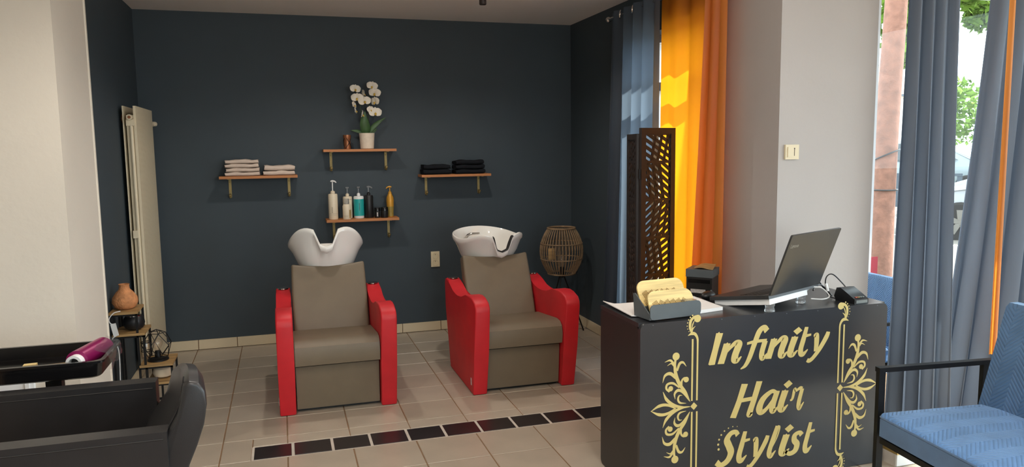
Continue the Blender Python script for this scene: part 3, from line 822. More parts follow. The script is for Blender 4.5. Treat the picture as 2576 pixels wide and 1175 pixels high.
bm = bmesh.new(); cyl(bm, (RX0+.048, RY0+.004, RZ0+.05), (RX0+.048, RY0+.004, RZ1-.12), .011, 12); obj('pipe', bm, 'radiator', t)
bm = bmesh.new(); cyl(bm, (RX0+.045, RY0-.03, RZ1-.075), (RX0+.045, RY0+.03, RZ1-.075), .018, 16); box(bm, (RX0+.02, RY0-.006, RZ1-.13), (RX0+.072, RY0+.01, RZ1-.09)); obj('valve', bm, 'radiator', t)
bm = bmesh.new(); cyl(bm, (RX0+.045, RY0-.032, RZ1-.075), (RX0+.045, RY0-.0305, RZ1-.075), .010, 14); obj('valve_core', bm, 'copper', t)
bm = bmesh.new(); cyl(bm, (RX1-.03, RY1-.01, RZ1-.095), (RX1-.002, RY1+.055, RZ1-.095), .013, 14); cyl(bm, (RX1-.004, RY1+.05, RZ1-.095), (RX1+.006, RY1+.075, RZ1-.095), .018, 14); obj('knob', bm, 'plastic_cream', t)
bm = bmesh.new(); box(bm, (RX0+.018, RY0-.014, .985), (RX1-.03, RY0+.01, 1.035)); bevel(bm, .003, 1); obj('bracket_clip', bm, 'radiator', t)
bm = bmesh.new(); cyl(bm, (RX0-.02, RY0+.1, RZ1-.08), (RX0+.01, RY0+.1, RZ1-.08), .03, 14); cyl(bm, (RX0-.02, RY1-.1, RZ0+.1), (RX0+.01, RY1-.1, RZ0+.1), .03, 14); obj('wall_mount', bm, 'copper', t)

# ---- stepped plant stand by the left wall
SY0, SY1 = 4.77, 5.03
t = thing('stepped_stand', 'black metal stepped stand with small oak plates by the left wall', 'shelf stand', (-.985, SY0, 0), world=True)
plates = [(-.995, -.845, .630), (-.985, -.812, .500), (-.852, -.672, .305), (-.822, -.690, .196)]
for (a, b, z) in plates:
    obj('plate', bbox((a, SY0, z-.014), (b, SY1-.03, z), .002), 'stand_wood', t)
def bar(a, b, r=.006):
    bm = bmesh.new(); a, b = Vector(a), Vector(b)
    lo = Vector((min(a.x, b.x)-r, min(a.y, b.y)-r, min(a.z, b.z)-r)); hi = Vector((max(a.x, b.x)+r, max(a.y, b.y)+r, max(a.z, b.z)+r))
    box(bm, lo, hi); obj('frame_bar', bm, 'black_metal', t, False)
for (x, zt) in ((-.982, .61), (-.852, .61), (-.820, .48), (-.680, .285)):
    for yy in (SY0+.012, SY1-.042): bar((x, yy, .006 if x < -.83 else (.30 if x > -.83 and x < -.8 else .19)), (x, yy, zt))
for yy in (SY0+.012, SY1-.042):
    bar((-.982, yy, .612), (-.852, yy, .612)); bar((-.972, yy, .480), (-.820, yy, .480)); bar((-.845, yy, .285), (-.680, yy, .285)); bar((-.815, yy, .178), (-.70, yy, .178)); bar((-.815, yy, .178), (-.815, yy, .285))
for x in (-.982, -.852, -.60):
    bar((x, SY0+.006, .008), (x, 5.06, .008))
for yy in (SY0+.006, 5.06): bar((-.982, yy, .008), (-.60, yy, .008))
bar((-.78, 5.06, .008), (-.78, 5.06, .178)); bar((-.78, SY1-.042, .178), (-.78, 5.06, .178))
bar((-.982, 5.06, .008), (-.982, 5.06, .62))
t = thing('terracotta_vase', 'squat carved terracotta vase on the highest plate of the stand', 'vase', (-.925, 4.885, .6305))
bm = bmesh.new(); lathe(bm, [(.040, 0), (.058, .012), (.0715, .04), (.068, .068), (.048, .098), (.030, .118), (.027, .138), (.030, .148), (.026, .148), (.022, .12), (.01, .11)], 36); obj('body', bm, 'terracotta', t)
t = thing('black_bowl', 'round matt black bowl under the terracotta vase', 'bowl', (-.885, 4.885, .5005))
bm = bmesh.new(); lathe(bm, [(.030, 0), (.050, .012), (.060, .04), (.055, .07), (.044, .086), (.040, .086), (.05, .06), (.035, .02), (.01, .015)], 32); obj('body', bm, 'plastic_black', t)
bm = bmesh.new(); lathe(bm, [(.041, .0835), (.045, .0835), (.045, .088), (.041, .088)], 32); obj('rim', bm, 'chrome', t)
t = thing('wire_lamp', 'geometric black wire cage lamp with clear bulb on the stand', 'lamp', (-.765, 4.875, .3055))
cage = [(.055*math.cos(a), .055*math.sin(a), .02) for a in (0, 1.26, 2.51, 3.77, 5.03)]
mid = [(.088*math.cos(a+.63), .088*math.sin(a+.63), .095) for a in (0, 1.26, 2.51, 3.77, 5.03)]
top_ = [(.05*math.cos(a), .05*math.sin(a), .168) for a in (0, 1.26, 2.51, 3.77, 5.03)]
apex = (0, 0, .188)
def wire(a, b):
    bm = bmesh.new(); tube(bm, [a, b], .0022, 6); obj('cage_wire', bm, 'black_metal', t)
for i in range(5):
    j = (i+1) % 5
    wire(cage[i], cage[j]); wire(cage[i], mid[i]); wire(cage[j], mid[i]); wire(mid[i], top_[i]); wire(mid[i], top_[j]); wire(top_[i], apex); wire(top_[i], top_[j])
bm = bmesh.new(); lathe(bm, [(.060, 0), (.060, .008), (.03, .016), (.018, .02), (.017, .055), (.014, .058)], 24); obj('base', bm, 'black_metal', t)
bm = bmesh.new(); lathe(bm, [(.011, .056), (.014, .065), (.028, .09), (.031, .105), (.026, .122), (.012, .132), (.002, .134)], 20); obj('bulb', bm, 'bulb', t)
t = thing('stone_bowl', 'pale stone candle bowl on the lowest plate of the stand', 'bowl', (-.745, 4.885, .1965))
bm = bmesh.new(); lathe(bm, [(.03, 0), (.05, .01), (.058, .03), (.052, .056), (.042, .064), (.036, .064), (.03, .05), (.01, .045)], 28); obj('body', bm, 'stone_bowl', t)
t = thing('glass_jar', 'clear wire-bound glass jar standing behind the cage lamp', 'jar', (-.838, 4.93, .3055))
bm = bmesh.new(); lathe(bm, [(.025, 0), (.027, .004), (.027, .10), (.022, .11)], 20, cap1=False); obj('glass', bm, 'bulb', t)
bm = bmesh.new(); lathe(bm, [(.0275, .098), (.0275, .104)], 20, cap0=False, cap1=False); lathe(bm, [(.0275, .045), (.0275, .050)], 20, cap0=False, cap1=False); obj('band', bm, 'black_metal', t)
t = thing('cord_dimmer', 'white cord switch dangling with its cable beside the stand', 'cord switch', (-.965, 4.752, .004), world=True)
bm = bmesh.new(); box(bm, (-.013, -.008, -.036), (.013, .008, .036)); bevel(bm, .006, 2); bmesh.ops.transform(bm, matrix=Matrix.Translation((-.965, 4.752, .535)) @ Matrix.Rotation(-.18, 4, 'Y'), verts=bm.verts); obj('switch_body', bm, 'plastic_white', t)
bm = bmesh.new(); tube(bm, [(-.93, 4.762, .640), (-.965, 4.755, .632), (-.99, 4.75, .60), (-.985, 4.75, .575), (-.972, 4.752, .568)], .003, 6, 6); obj('cable', bm, 'cable_white', t)
bm = bmesh.new(); tube(bm, [(-.958, 4.752, .50), (-.978, 4.75, .485), (-.975, 4.75, .46), (-.955, 4.75, .43), (-.95, 4.75, .36), (-.955, 4.752, .2), (-.95, 4.755, .004)], .003, 6, 6); obj('cable', bm, 'cable_white', t)

# ================================================================== WINDOW SIDE: CURTAINS, SCREEN
def curtain(name, label, A0, A1, B0, B1, z0, z1, n, amp, m, seed=0, ampb=None, hem=True, group='floor-length curtains', nx=None, tgt=None):
    rnd = random.Random(seed); ampb = ampb or amp*1.3
    A0, A1, B0, B1 = (Vector(v) for v in (A0, A1, B0, B1))
    nx = nx or n*14; nz = 26; bm = bmesh.new()
    ph = [rnd.uniform(0, 6.28) for _ in range(3)]; g = []
    for j in range(nz+1):
        v = j/nz; z = z1+(z0-z1)*v; row = []
        for i in range(nx+1):
            s = i/nx
            p = A0.lerp(A1, s).lerp(B0.lerp(B1, s), v**1.25)
            d = (A1-A0).normalized(); nr = Vector((-d.y, d.x))
            a = amp+(ampb-amp)*v
            wv = math.sin(2*PI*n*s+.35*math.sin(3*s+ph[0])+.5*v*math.sin(5*s+ph[1]))
            wv = wv*(.8+.2*math.sin(7*s+ph[2])) + .12*math.sin(4*PI*n*s+2*v+ph[1])
            q = p+nr*(a*wv)+d*(a*.35*math.sin(4*PI*n*s+ph[2]))*v
            row.append(bm.verts.new((q.x, q.y, z)))
        g.append(row)
    for j in range(nz):
        for i in range(nx): bm.faces.new((g[j][i], g[j][i+1], g[j+1][i+1], g[j+1][i]))
    if tgt is not None: return obj(name, bm, m, tgt)
    o = one(name, label, 'curtain', bm, m, group); return o
CX = 2.385
t = thing('sheer_curtain', 'slate blue sheer curtain with steel eyelets at the side window', 'curtain', (CX, 5.1, 0), 0, 'floor-length curtains', world=True)
curtain('cloth', '', (CX-.02, 5.22), (CX-.02, 4.45), (CX-.04, 5.36), (CX-.04, 4.43), .02, 2.52, 5, .032, 'slate_sheer', 3, tgt=t)
for yy in (5.06, 4.86, 4.67):
    bm = bmesh.new(); R = .026
    tube(bm, [(CX-.022+.004*math.sin(a)+.012*math.cos(a), yy+R*math.cos(a)*.75, 2.488+R*math.sin(a)) for a in [2*PI*k/20 for k in range(21)]], .006, 6, 0, False); obj('eyelet', bm, 'chrome', t)
t = thing('orange_curtain', 'bright orange voile curtain glowing in front of the side window', 'curtain', (CX, 4.3, 0), 0, 'floor-length curtains', world=True)
curtain('cloth', '', (CX+.025, 4.52), (CX+.025, 3.80), (CX+.025, 4.52), (CX+.025, 3.85), .02, 2.54, 3, .016, 'orange_fabric', 5, .02, tgt=t)
t = thing('orange_curtain', 'darker orange curtain drape folded against the pillar', 'curtain', (CX, 3.96, 0), 0, 'floor-length curtains', world=True)
curtain('cloth', '', (CX-.025, 3.90), (CX-.025, 3.69), (CX-.03, 4.06), (CX-.03, 3.70), .02, 2.54, 2, .018, 'orange_fabric2', 6, .03, tgt=t)
bm = bmesh.new(); cyl(bm, (CX, 3.78, 2.49), (CX, 5.3, 2.49), .012, 14); sphere(bm, (CX, 5.31, 2.49), .022, 14, 10)
for yy in (3.9, 5.25): box(bm, (CX-.008, yy-.01, 2.482), (WR, yy+.01, 2.498))
one('curtain_rod', 'steel curtain rod above the side window', 'curtain rod', bm, 'chrome')
# folding lattice screen
def lattice_panel(wd, ht, seed):
    rnd = random.Random(seed); bm = bmesh.new(); th = .012
    fr = .036
    for a, b in (((0, 0), (fr, ht)), ((wd-fr, 0), (wd, ht)), ((fr, 0), (wd-fr, fr)), ((fr, ht-fr), (wd-fr, ht))):
        box(bm, (a[0], -th, a[1]), (b[0], th, b[1]))
    def clip(p, d, L_):
        return p, (p[0]+d[0]*L_, p[1]+d[1]*L_)
    def bar2(p, q, w_):
        d = Vector((q[0]-p[0], q[1]-p[1])); l = d.length
        if l < .01: return
        d /= l; n = Vector((-d.y, d.x))*w_*.5
        pts = [(p[0]+n.x, p[1]+n.y), (q[0]+n.x, q[1]+n.y), (q[0]-n.x, q[1]-n.y), (p[0]-n.x, p[1]-n.y)]
        prism(bm, pts, 1, -th*.35, th*.35)
    # palm-leaf fans: ribs spread from anchor points on alternating edges
    def seg_in(p, ang):
        d = (math.cos(ang), math.sin(ang)); ts = []
        x0, x1, z0, z1 = fr*.7, wd-fr*.7, fr*.7, ht-fr*.7
        tmax = 9
        if d[0] > 1e-6: tmax = min(tmax, (x1-p[0])/d[0])
        if d[0] < -1e-6: tmax = min(tmax, (x0-p[0])/d[0])
        if d[1] > 1e-6: tmax = min(tmax, (z1-p[1])/d[1])
        if d[1] < -1e-6: tmax = min(tmax, (z0-p[1])/d[1])
        return (p[0]+d[0]*tmax, p[1]+d[1]*tmax), tmax
    z = fr; k = 0
    zone = .235
    while z < ht-fr-.02:
        zt = min(z+zone, ht-fr)
        left = k % 2 == 0
        ang = (.62 if left else PI-.62) if (k % 3) else (-.5 if left else PI+.5)
        d = (math.cos(ang), math.sin(ang))
        # parallel ribs within the zone, clipped to the zone rectangle
        nrib = 9
        for i in range(-nrib, nrib*2):
            off = i*.043
            # line through (wd/2, z+off), direction d; clip
            t0, t1 = -9, 9
            for (lo, hi, pc, dc) in ((fr*.6, wd-fr*.6, wd/2, d[0]), (z, zt, z+off, d[1])):
                if abs(dc) < 1e-6: continue
                a, b = sorted(((lo-pc)/dc, (hi-pc)/dc)); t0 = max(t0, a); t1 = min(t1, b)
            if t1-t0 > .02: bar2((wd/2+d[0]*t0, z+off+d[1]*t0), (wd/2+d[0]*t1, z+off+d[1]*t1), .020)
        box(bm, (fr, -th*.6, zt-.008), (wd-fr, th*.6, zt+.008))
        # cross ribs
        for q in (.25, .50, .75):
            xx = fr+(wd-2*fr)*q; lean = (.06 if left else -.06)
            bar2((xx, z), (xx+lean*.6, zt), .016+.004*(k % 2))
        z = zt; k += 1
    return bm
t = thing('folding_screen', 'dark brown lattice folding screen standing before the curtains', 'room divider', (2.1, 4.204, 0))
o = obj('screen_panel', lattice_panel(.272, 1.655, 1), 'panel', t, False); o.location = (0, 0, .006); o.rotation_euler = (0, 0, math.radians(13))
o = obj('screen_panel', lattice_panel(.272, 1.62, 2), 'panel', t, False); o.location = (-.004, .016, .006); o.rotation_euler = (0, 0, math.radians(77))
for z in (.3, 1.35):
    bm = bmesh.new(); cyl(bm, (-.004, -.004, z), (-.004, -.004, z+.06), .006, 8); obj('hinge', bm, 'black_metal', t)

# ---- shop window curtains on the right (on a rail near the ceiling)
t = thing('slate_curtain', 'slate satin curtain bundle hanging between pillar and armchair', 'curtain', (3.2, 3.2, 0), 0, 'floor-length curtains', world=True)
curtain('cloth', '', (3.13, 3.22), (3.39, 3.16), (3.07, 3.20), (3.44, 3.13), .03, 2.56, 4, .030, 'slate_fabric', 11, .05, tgt=t)
t = thing('slate_curtain', 'slate satin curtain bundle with orange lining behind the blue armchair', 'curtain', (3.7, 3.2, 0), 0, 'floor-length curtains', world=True)
curtain('cloth', '', (3.69, 3.23), (4.40, 3.16), (3.43, 3.22), (4.25, 3.12), .03, 2.56, 6, .034, 'slate_fabric', 12, .055, tgt=t)
curtain('lining', '', (3.642, 3.085), (3.682, 3.085), (3.632, 3.07), (3.675, 3.07), .4, 2.56, 1, .008, 'orange_fabric2', 13, .012, tgt=t)
bm = bmesh.new(); box(bm, (3.06, 3.16, 2.565), (4.99, 3.22, 2.603)); one('curtain_rail', 'white ceiling rail carrying the slate curtains', 'curtain rail', bm, 'white_frame', smooth=False)

# ================================================================== BLUE ARMCHAIRS
def armchair(loc, label):
    """faces -X; origin at the middle of its footprint on the floor"""
    t = thing('velvet_armchair', label, 'armchair', loc, 0, 'blue quilted armchairs by the shop window')
    hw = .40
    bm = bmesh.new(); box(bm, (-.292, -hw, .320), (.27, hw, .425))
    bmesh.ops.subdivide_edges(bm, edges=bm.edges, cuts=5, use_grid_fill=True)
    for v in bm.verts:
        if v.co.z > .41: v.co.z += .018*(1-(v.co.x/.29)**4)*(1-(v.co.y/hw)**4)
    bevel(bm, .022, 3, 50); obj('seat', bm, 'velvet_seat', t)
    bm = bmesh.new(); pr = rrect(-.293, -hw-.001, .271, hw+.001, .02, 4)
    P = [(x, y, .406) for x, y in pr]; tube(bm, P+[P[0]], .004, 6, 0, False); obj('piping', bm, 'velvet_plain', t)
    bm = bmesh.new(); prism(bm, [(.185, .40), (.300, .845), (.318, .862), (.36, .862), (.385, .84), (.27, .36), (.20, .36)], 1, -hw, hw)
    bevel(bm, .022, 3, 40); obj('backrest', bm, 'velvet_back_shaded', t)
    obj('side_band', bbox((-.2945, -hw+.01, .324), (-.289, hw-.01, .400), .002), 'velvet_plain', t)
    f = bmesh.new(); box(f, (-.288, -hw+.004, .290), (.27, hw-.004, .314)); bevel(f, .004, 1); obj('seat_frame', f, 'black_metal', t)
    for s in (-1, 1):
        y0 = s*(hw+.026)
        a, b = sorted((y0, y0+s*.030))
        for x0 in (-.275, .235):
            obj('leg', bbox((x0, a+.004, 0), (x0+.03, b-.004, .585), .003), 'black_metal', t)
        obj('armrest', bbox((-.277, a, .585), (.30, b, .605), .003), 'black_metal', t)
        obj('side_rail', bbox((-.25, a+.006, .294), (.24, b-.006, .312), .003), 'black_metal', t)
    obj('stretcher', bbox((-.268, -hw-.03, .10), (-.252, hw+.03, .122), .003), 'black_metal', t)
    return t
ac = armchair((2.609, 2.062, 0), 'blue velvet quilted armchair with black frame standing in front of the reception desk end')
ac.rotation_euler = (0, 0, math.radians(-6))
copy_tree(ac, (3.165, 3.70, 0), 0, (.87, .62, .87), 'blue velvet quilted armchair half hidden behind the pillar and slate curtain')

# ================================================================== RECEPTION DESK
DX0, DX1, DY0, DY1, DZ = 1.437, 2.738, 2.865, 3.29, .793
t = thing('reception_desk', 'black reception desk with gold Infinity Hair Stylist lettering', 'desk', (DX0, DY0, 0), world=True)
bm = bmesh.new(); prism(bm, rrect(DX0, .004, DX1, DZ, .03, 6), 1, DY0, DY0+.02)
bevel(bm, .0015, 1, 60); front = obj('front_panel', bm, 'desk', t)
for x in (DX0+.002, DX1-.020):
    bm = bmesh.new(); prism(bm, rrect(DY0+.02, .004, DY1, DZ-.018, .025, 5), 0, x, x+.018); obj('side_panel', bm, 'desk_side', t)
obj('desk_top', bbox((DX0+.001, DY0+.02, DZ-.018), (DX1-.001, DY1, DZ), .002), 'desk', t)
obj('inner_shelf', B(((DX0+.02, DY0+.03, .40), (DX1-.02, DY1-.02, .418))), 'desk_side', t, False)
for k in range(8):
    bm = bmesh.new(); x = DX0+.06+k*(DX1-DX0-.12)/7; cyl(bm, (x, DY0-.0008, DZ-.009), (x, DY0+.001, DZ-.009), .003, 8); obj('screw', bm, 'grey_plastic', t)
# -- gold lettering: pen strokes on the front panel
YF = DY0-.0012
def L_put(x, z): return (x, YF, z)
GL = {
 'I': [([(.16, 1.0), (.13, .5), (.10, 0)], [.20, .17, .19]), ([(.05, .93), (.17, .98)], [.05, .12]), ([(.02, .03), (.2, .03)], [.07, .07])],
 'n': [([(.10, .64), (.08, .3), (.06, -.01)], [.16, .15, .15]), ([(.03, .57), (.13, .63)], [.03, .09]), ([(.10, .28), (.24, .52), (.36, .64), (.44, .56), (.41, .25), (.43, .08), (.50, .03), (.60, .17)], [.04, .09, .14, .17, .16, .16, .12, .03])],
 'f': [([(.80, .92), (.66, 1.05), (.50, .92), (.40, .5), (.32, .1), (.22, -.14), (.06, -.25)], [.16, .14, .17, .16, .15, .12, .03]), ([(.12, .57), (.4, .61), (.86, .62)], [.07, .09, .08]),
       ([(.80, .60), (.76, .25), (.79, .08), (.86, .03), (.97, .18)], [.17, .16, .16, .12, .03])],
 'i': [([(.14, .64), (.10, .25), (.12, .08), (.20, .03), (.32, .18)], [.17, .16, .16, .12, .03]), ([(.06, .57), (.16, .63)], [.03, .09]), ([(.18, .70), (.18, .95)], 'dia')],
 't': [([(.16, .93), (.12, .5), (.09, .2), (.14, .05), (.24, .03), (.38, .17)], [.12, .16, .16, .16, .13, .03]), ([(.10, .62), (.40, .66)], [.10, .06])],
 'y': [([(.02, .60), (.12, .62), (.18, .4), (.22, .08)], [.06, .15, .15, .12]), ([(.56, .70), (.52, .52), (.36, .16), (.18, -.12), (.05, -.22), (-.05, -.19)], [.12, .15, .14, .12, .12, .10])],
 'H': [([(.20, 1.0), (.14, .5), (.05, -.02)], [.17, .15, .16]), ([(.66, 1.03), (.61, .5), (.56, .04), (.66, .04)], [.16, .15, .16, .06]), ([(.14, .49), (.60, .52)], [.10, .10])],
 'a': [([(.52, .62), (.36, .66), (.14, .46), (.08, .18), (.18, .04), (.34, .16), (.50, .48)], [.08, .11, .16, .17, .14, .10, .05]), ([(.55, .66), (.50, .25), (.52, .08), (.58, .03), (.70, .17)], [.14, .16, .16, .12, .03])],
 'r': [([(.00, .30), (.10, .36), (.14, .62), (.24, .60), (.40, .66), (.50, .62)], [.04, .10, .12, .07, .09, .12]), ([(.50, .64), (.44, .25), (.46, .08), (.54, .03), (.68, .20)], [.15, .16, .16, .12, .03])],
 'S': [([(.66, .84), (.56, .95), (.38, .92), (.28, .74), (.40, .54), (.52, .32), (.44, .08), (.22, -.03), (.04, .08)], [.13, .11, .14, .18, .18, .19, .17, .13, .15])],
 'l': [([(.26, .96), (.18, .6), (.10, .2), (.14, .06), (.22, .03), (.36, .18)], [.14, .16, .16, .16, .12, .03]), ([(.26, .96), (.36, .90), (.32, .6), (.2, .3)], [.04, .05, .04, .02])],
 's': [([(.44, .56), (.34, .65), (.20, .58), (.22, .42), (.34, .28), (.32, .08), (.16, .01), (.00, .10)], [.12, .10, .13, .14, .15, .15, .12, .07])],
}
def letter(ch, x0, x1, zb, cap, dia=True):
    bm = bmesh.new(); ss = GL[ch]; SH = .20
    xs = [p[0]+SH*p[1] for s, w_ in ss if w_ != 'dia' for p in s]
    a, b = min(xs)-.06, max(xs)+.04; k = (x1-x0)/(b-a)
    def put(u, v): return L_put(x0+(u+SH*v-a)*k, zb+v*cap)
    for n_, (s, w_) in enumerate(ss):
        off = .00008*n_
        def pt(u, v, off=off):
            q = put(u, v); return (q[0], q[1]-off, q[2])
        if w_ == 'dia':
            if not dia: continue
            cx, cz = s[0][0], .83
            q = [(cx-.14, cz), (cx, cz-.13), (cx+.14, cz), (cx, cz+.13)]
            bm.faces.new([bm.verts.new(pt(*p_)) for p_ in q])
        else: stroke(bm, s, [q*1.22 for q in w_], pt, 8)
    obj('letter', bm, 'letter_gold', t, False)
def word(text, boxes, zb, cap, dia=None):
    for i, (ch, (a, b)) in enumerate(zip(text, boxes)):
        f = lambda zx: 1.767+(1760+zx/2.975-1780)*.002095
        letter(ch, f(a), f(b), zb, cap)
word('Infnity', ((58, 150), (137, 312), (286, 500), (487, 655), (655, 735), (737, 835), (788, 970)), .582, .140)
word('Hair', ((235, 450), (430, 600), (592, 672), (668, 792)), .326, .150)
word('Stylist', ((122, 296), (288, 388), (346, 522), (518, 612), (610, 692), (640, 788), (795, 888)), .113, .150)
bm = bmesh.new()
for k in range(8):
    a = math.radians(195-k*17); dot(bm, (1.905-.0+.078*math.cos(a), .205+.078*math.sin(a)), .0058-.0005*k, L_put)
obj('letter_dots', bm, 'letter_gold', t, False)
# -- scroll ornaments
ORN = [
 ([(345, 724), (290, 728), (230, 715), (180, 680), (155, 632)], [4, 15, 20, 20, 2]),
 ([(246, 737), (185, 715), (130, 722), (72, 757)], [6, 18, 20, 2]),
 ([(345, 692), (312, 632), (272, 587), (245, 530), (235, 470), (240, 425)], [3, 16, 24, 24, 18, 14]),
 ([(244, 545), (205, 518), (168, 532), (152, 577)], [18, 22, 16, 2]),
 ([(250, 500), (268, 455), (292, 446), (315, 470)], [14, 18, 14, 2]),
 ([(232, 465), (205, 436), (165, 448)], [14, 14, 2]), ([(228, 470), (210, 455), (183, 470)], [8, 9, 2]),
 ([(268, 605), (225, 578), (186, 585), (178, 612), (200, 632)], [8, 15, 15, 14, 12]),
 ([(282, 605), (284, 565), (300, 545), (318, 545)], [16, 14, 13, 14]),
 ([(340, 688), (292, 632), (258, 622), (236, 645), (240, 678)], [3, 16, 20, 14, 2]),
 ([(318, 702), (275, 700), (260, 680), (268, 656), (290, 652)], [2, 13, 14, 10, 2]),
]
ORD = [((243, 410), 25), ((208, 612), 17), ((316, 553), 18)]
def ornament(cx, cz, sgn):
    u_ = .000706
    def mp(x, y, low):
        uu = (372-x)*u_; vv = (720-.119*(x-372)-y)*u_*1.02
        return (cx-sgn*uu, cz+(vv if not low else -vv))
    bm = bmesh.new(); q = 0
    for low in (False, True):
        for pts, ws in ORN:
            q += 1
            stroke(bm, [mp(x, y, low) for x, y in pts], [w_*u_ for w_ in ws], lambda a, b, q=q: (a, YF-.00002*q, b), 6)
        for c, r in ORD: dot(bm, mp(c[0], c[1], low), r*u_, L_put)
    obj('scroll_ornament', bm, 'letter_gold', t, False)
    bm = bmesh.new(); cnt = [0]
    def PB(u, v): return (u, YF-.00007*cnt[0], v)
    def SB(*a_):
        cnt[0] += 1; stroke(bm, *a_[:2], PB, *a_[2:])
    def DB(c, r):
        cnt[0] += 1; dot(bm, c, r, PB)
    for s in (1, -1):
        f = lambda du, dv: (cx+sgn*du, cz+s*dv)
        SB([f(-.0105, .025), f(-.0105, .305)], [.0085], 2, False)
        SB([f(.0145, .025), f(.0145, .28)], [.0085], 2, False)
        SB([f(.0145, .278), f(.013, .305), f(.002, .325), f(-.014, .330), f(-.034, .322)], [.0085, .010, .013, .015, .002], 6)
        SB([f(-.012, .325), f(-.024, .355), f(-.022, .385), f(-.006, .402), f(.012, .405)], [.006, .012, .013, .011, .012], 6)
        SB([f(-.018, .335), f(-.012, .350), f(.002, .362)], [.012, .008, .001], 4)
        SB([f(-.016, .345), f(-.012, .37), f(-.002, .39)], [.002, .006, .002], 4)
        DB(f(.012, .395), .017)
        for (a, b, r) in ((-.030, .340, .0022), (-.036, .352, .0025), (-.039, .365, .0028), (-.037, .379, .003), (-.032, .392, .0032), (-.024, .403, .0035), (-.013, .411, .0037)): DB(f(a, b), r)
    obj('scroll_border', bm, 'letter_gold', t, False)
    bm = bmesh.new(); r = .0175
    bm.faces.new([bm.verts.new(L_put(cx+a*r, cz+b*r)) for a, b in ((-1, 0), (0, -1), (1, 0), (0, 1))]); obj('diamond', bm, 'letter_gold', t, False)
ornament(1.700, .402, 1); ornament(2.480, .402, -1)

# ---- things on the desk
def sheet(poly, z, th, curl=None, n=10):
    """quad sheet (corners a,b,c,d) with curl(u,v) heights"""
    bm = bmesh.new(); a, b, c, d = [Vector((p[0], p[1], 0)) for p in poly]; top, bot = [], []
    for j in range(n+1):
        rt, rb = [], []
        for i in range(n+1):
            u, v = i/n, j/n
            p = (a*(1-u)+b*u)*(1-v)+(d*(1-u)+c*u)*v
            h = z+(curl(u, v) if curl else 0)
            rt.append(bm.verts.new((p.x, p.y, h+th))); rb.append(bm.verts.new((p.x, p.y, h)))
        top.append(rt); bot.append(rb)
    for j in range(n):
        for i in range(n):
            bm.faces.new((top[j][i], top[j][i+1], top[j+1][i+1], top[j+1][i])); bm.faces.new((bot[j][i], bot[j+1][i], bot[j+1][i+1], bot[j][i+1]))
    for i in range(n):
        for j in (0, n): bm.faces.new((top[j][i], top[j][i+1], bot[j][i+1], bot[j][i])); bm.faces.new((top[i][j], top[i+1][j], bot[i+1][j], bot[i][j]))
    return bm
one('paper_stack', 'curled white paper stack under the grey organiser', 'paper', sheet([(1.455, 2.99), (1.76, 3.0), (1.74, 3.275), (1.442, 3.27)], DZ+.001, .004,
    lambda u, v: .020*max(0, 1-u*4)**1.5*(.3+.7*v)), 'paper')
one('paper_pad', 'thick white paper pad beside the grey organiser', 'paper', sheet([(1.765, 2.955), (1.915, 2.985), (1.905, 3.25), (1.755, 3.22)], DZ+.001, .016, lambda u, v: .006*v), 'paper')
# organiser with two bamboo trays
t = thing('desk_organiser', 'slate grey sorter box with slanted sides on the desk', 'organiser', (1.487, 2.872, DZ+.010), math.radians(7))
bm = bmesh.new(); prism(bm, rrect(0, 0, .268, .066, .02, 5), 1, 0, .005); obj('front_wall', bm, 'grey_plastic', t)
for x in (0, .263):
    bm = bmesh.new(); prism(bm, [(.004, 0), (.125, 0), (.135, .098), (.12, .10), (.004, .022)], 0, x, x+.005); obj('side_wall', bm, 'grey_plastic', t)
obj('floor_plate', B(((.004, .004, 0), (.264, .125, .004))), 'grey_plastic', t, False)
obj('back_wall', B(((.004, .120, 0), (.264, .125, .09))), 'grey_plastic', t, False)
obj('middle_wall', B(((.005, .062, .004), (.263, .065, .05))), 'grey_plastic', t, False)
def bamboo_tray(label, y0, dz, x0, x1, h):
    t = thing('bamboo_tray', label, 'tray', (1.487, 2.872, DZ+.016), math.radians(7), 'pale bamboo trays in the sorter')
    wd = x1-x0
    R = Matrix.Translation((x0, y0, dz)) @ Matrix.Rotation(math.radians(-24), 4, 'X')
    bm = bmesh.new(); prism(bm, rrect(0, 0, wd, h, .038, 7), 1, 0, .008); bevel(bm, .002, 1, 50); bmesh.ops.transform(bm, matrix=R, verts=bm.verts); obj('board', bm, 'bamboo', t)
    rnd = random.Random(3); k = 0
    cells = [(.022+.030*i, .008+.034*j) for i in range(int((wd-.05)/.030)) for j in range(int((h-.022)/.034))]
    bm = bmesh.new()
    for (cx, cz) in cells:
        ang = rnd.choice((.35, -.6, 1.2, .9, -1.1))
        for q in range(5):
            o_ = (q-2)*.0062
            c_ = Vector((cx+.014-math.sin(ang)*o_, cz+.016+math.cos(ang)*o_)); d_ = Vector((math.cos(ang), math.sin(ang)))*.015
            stroke(bm, [tuple(c_-d_), tuple(c_+d_)], [.0028], lambda u, v: (u, -.0012, v), 2, False)
    bmesh.ops.transform(bm, matrix=R, verts=bm.verts); o = obj('leaf_pattern', bm, 'bamboo_line', t, False)
bamboo_tray('taller rear pale bamboo tray with leaf line pattern standing in the sorter', .070, .002, .012, .258, .155)
bamboo_tray('lower front pale bamboo tray with leaf line pattern standing in the sorter', .012, .000, .018, .255, .118)
t = thing('clear_case', 'small clear plastic case resting in the sorter', 'case', (1.70, 2.915, DZ+.058), math.radians(7))
obj('case', bbox((-.028, -.01, 0), (.032, .03, .02), .004), 'plastic_clear', t)
bm = bmesh.new(); cyl(bm, (-.02, -.012, .010), (-.02, -.009, .010), .006, 10); obj('clasp', bm, 'chrome', t)

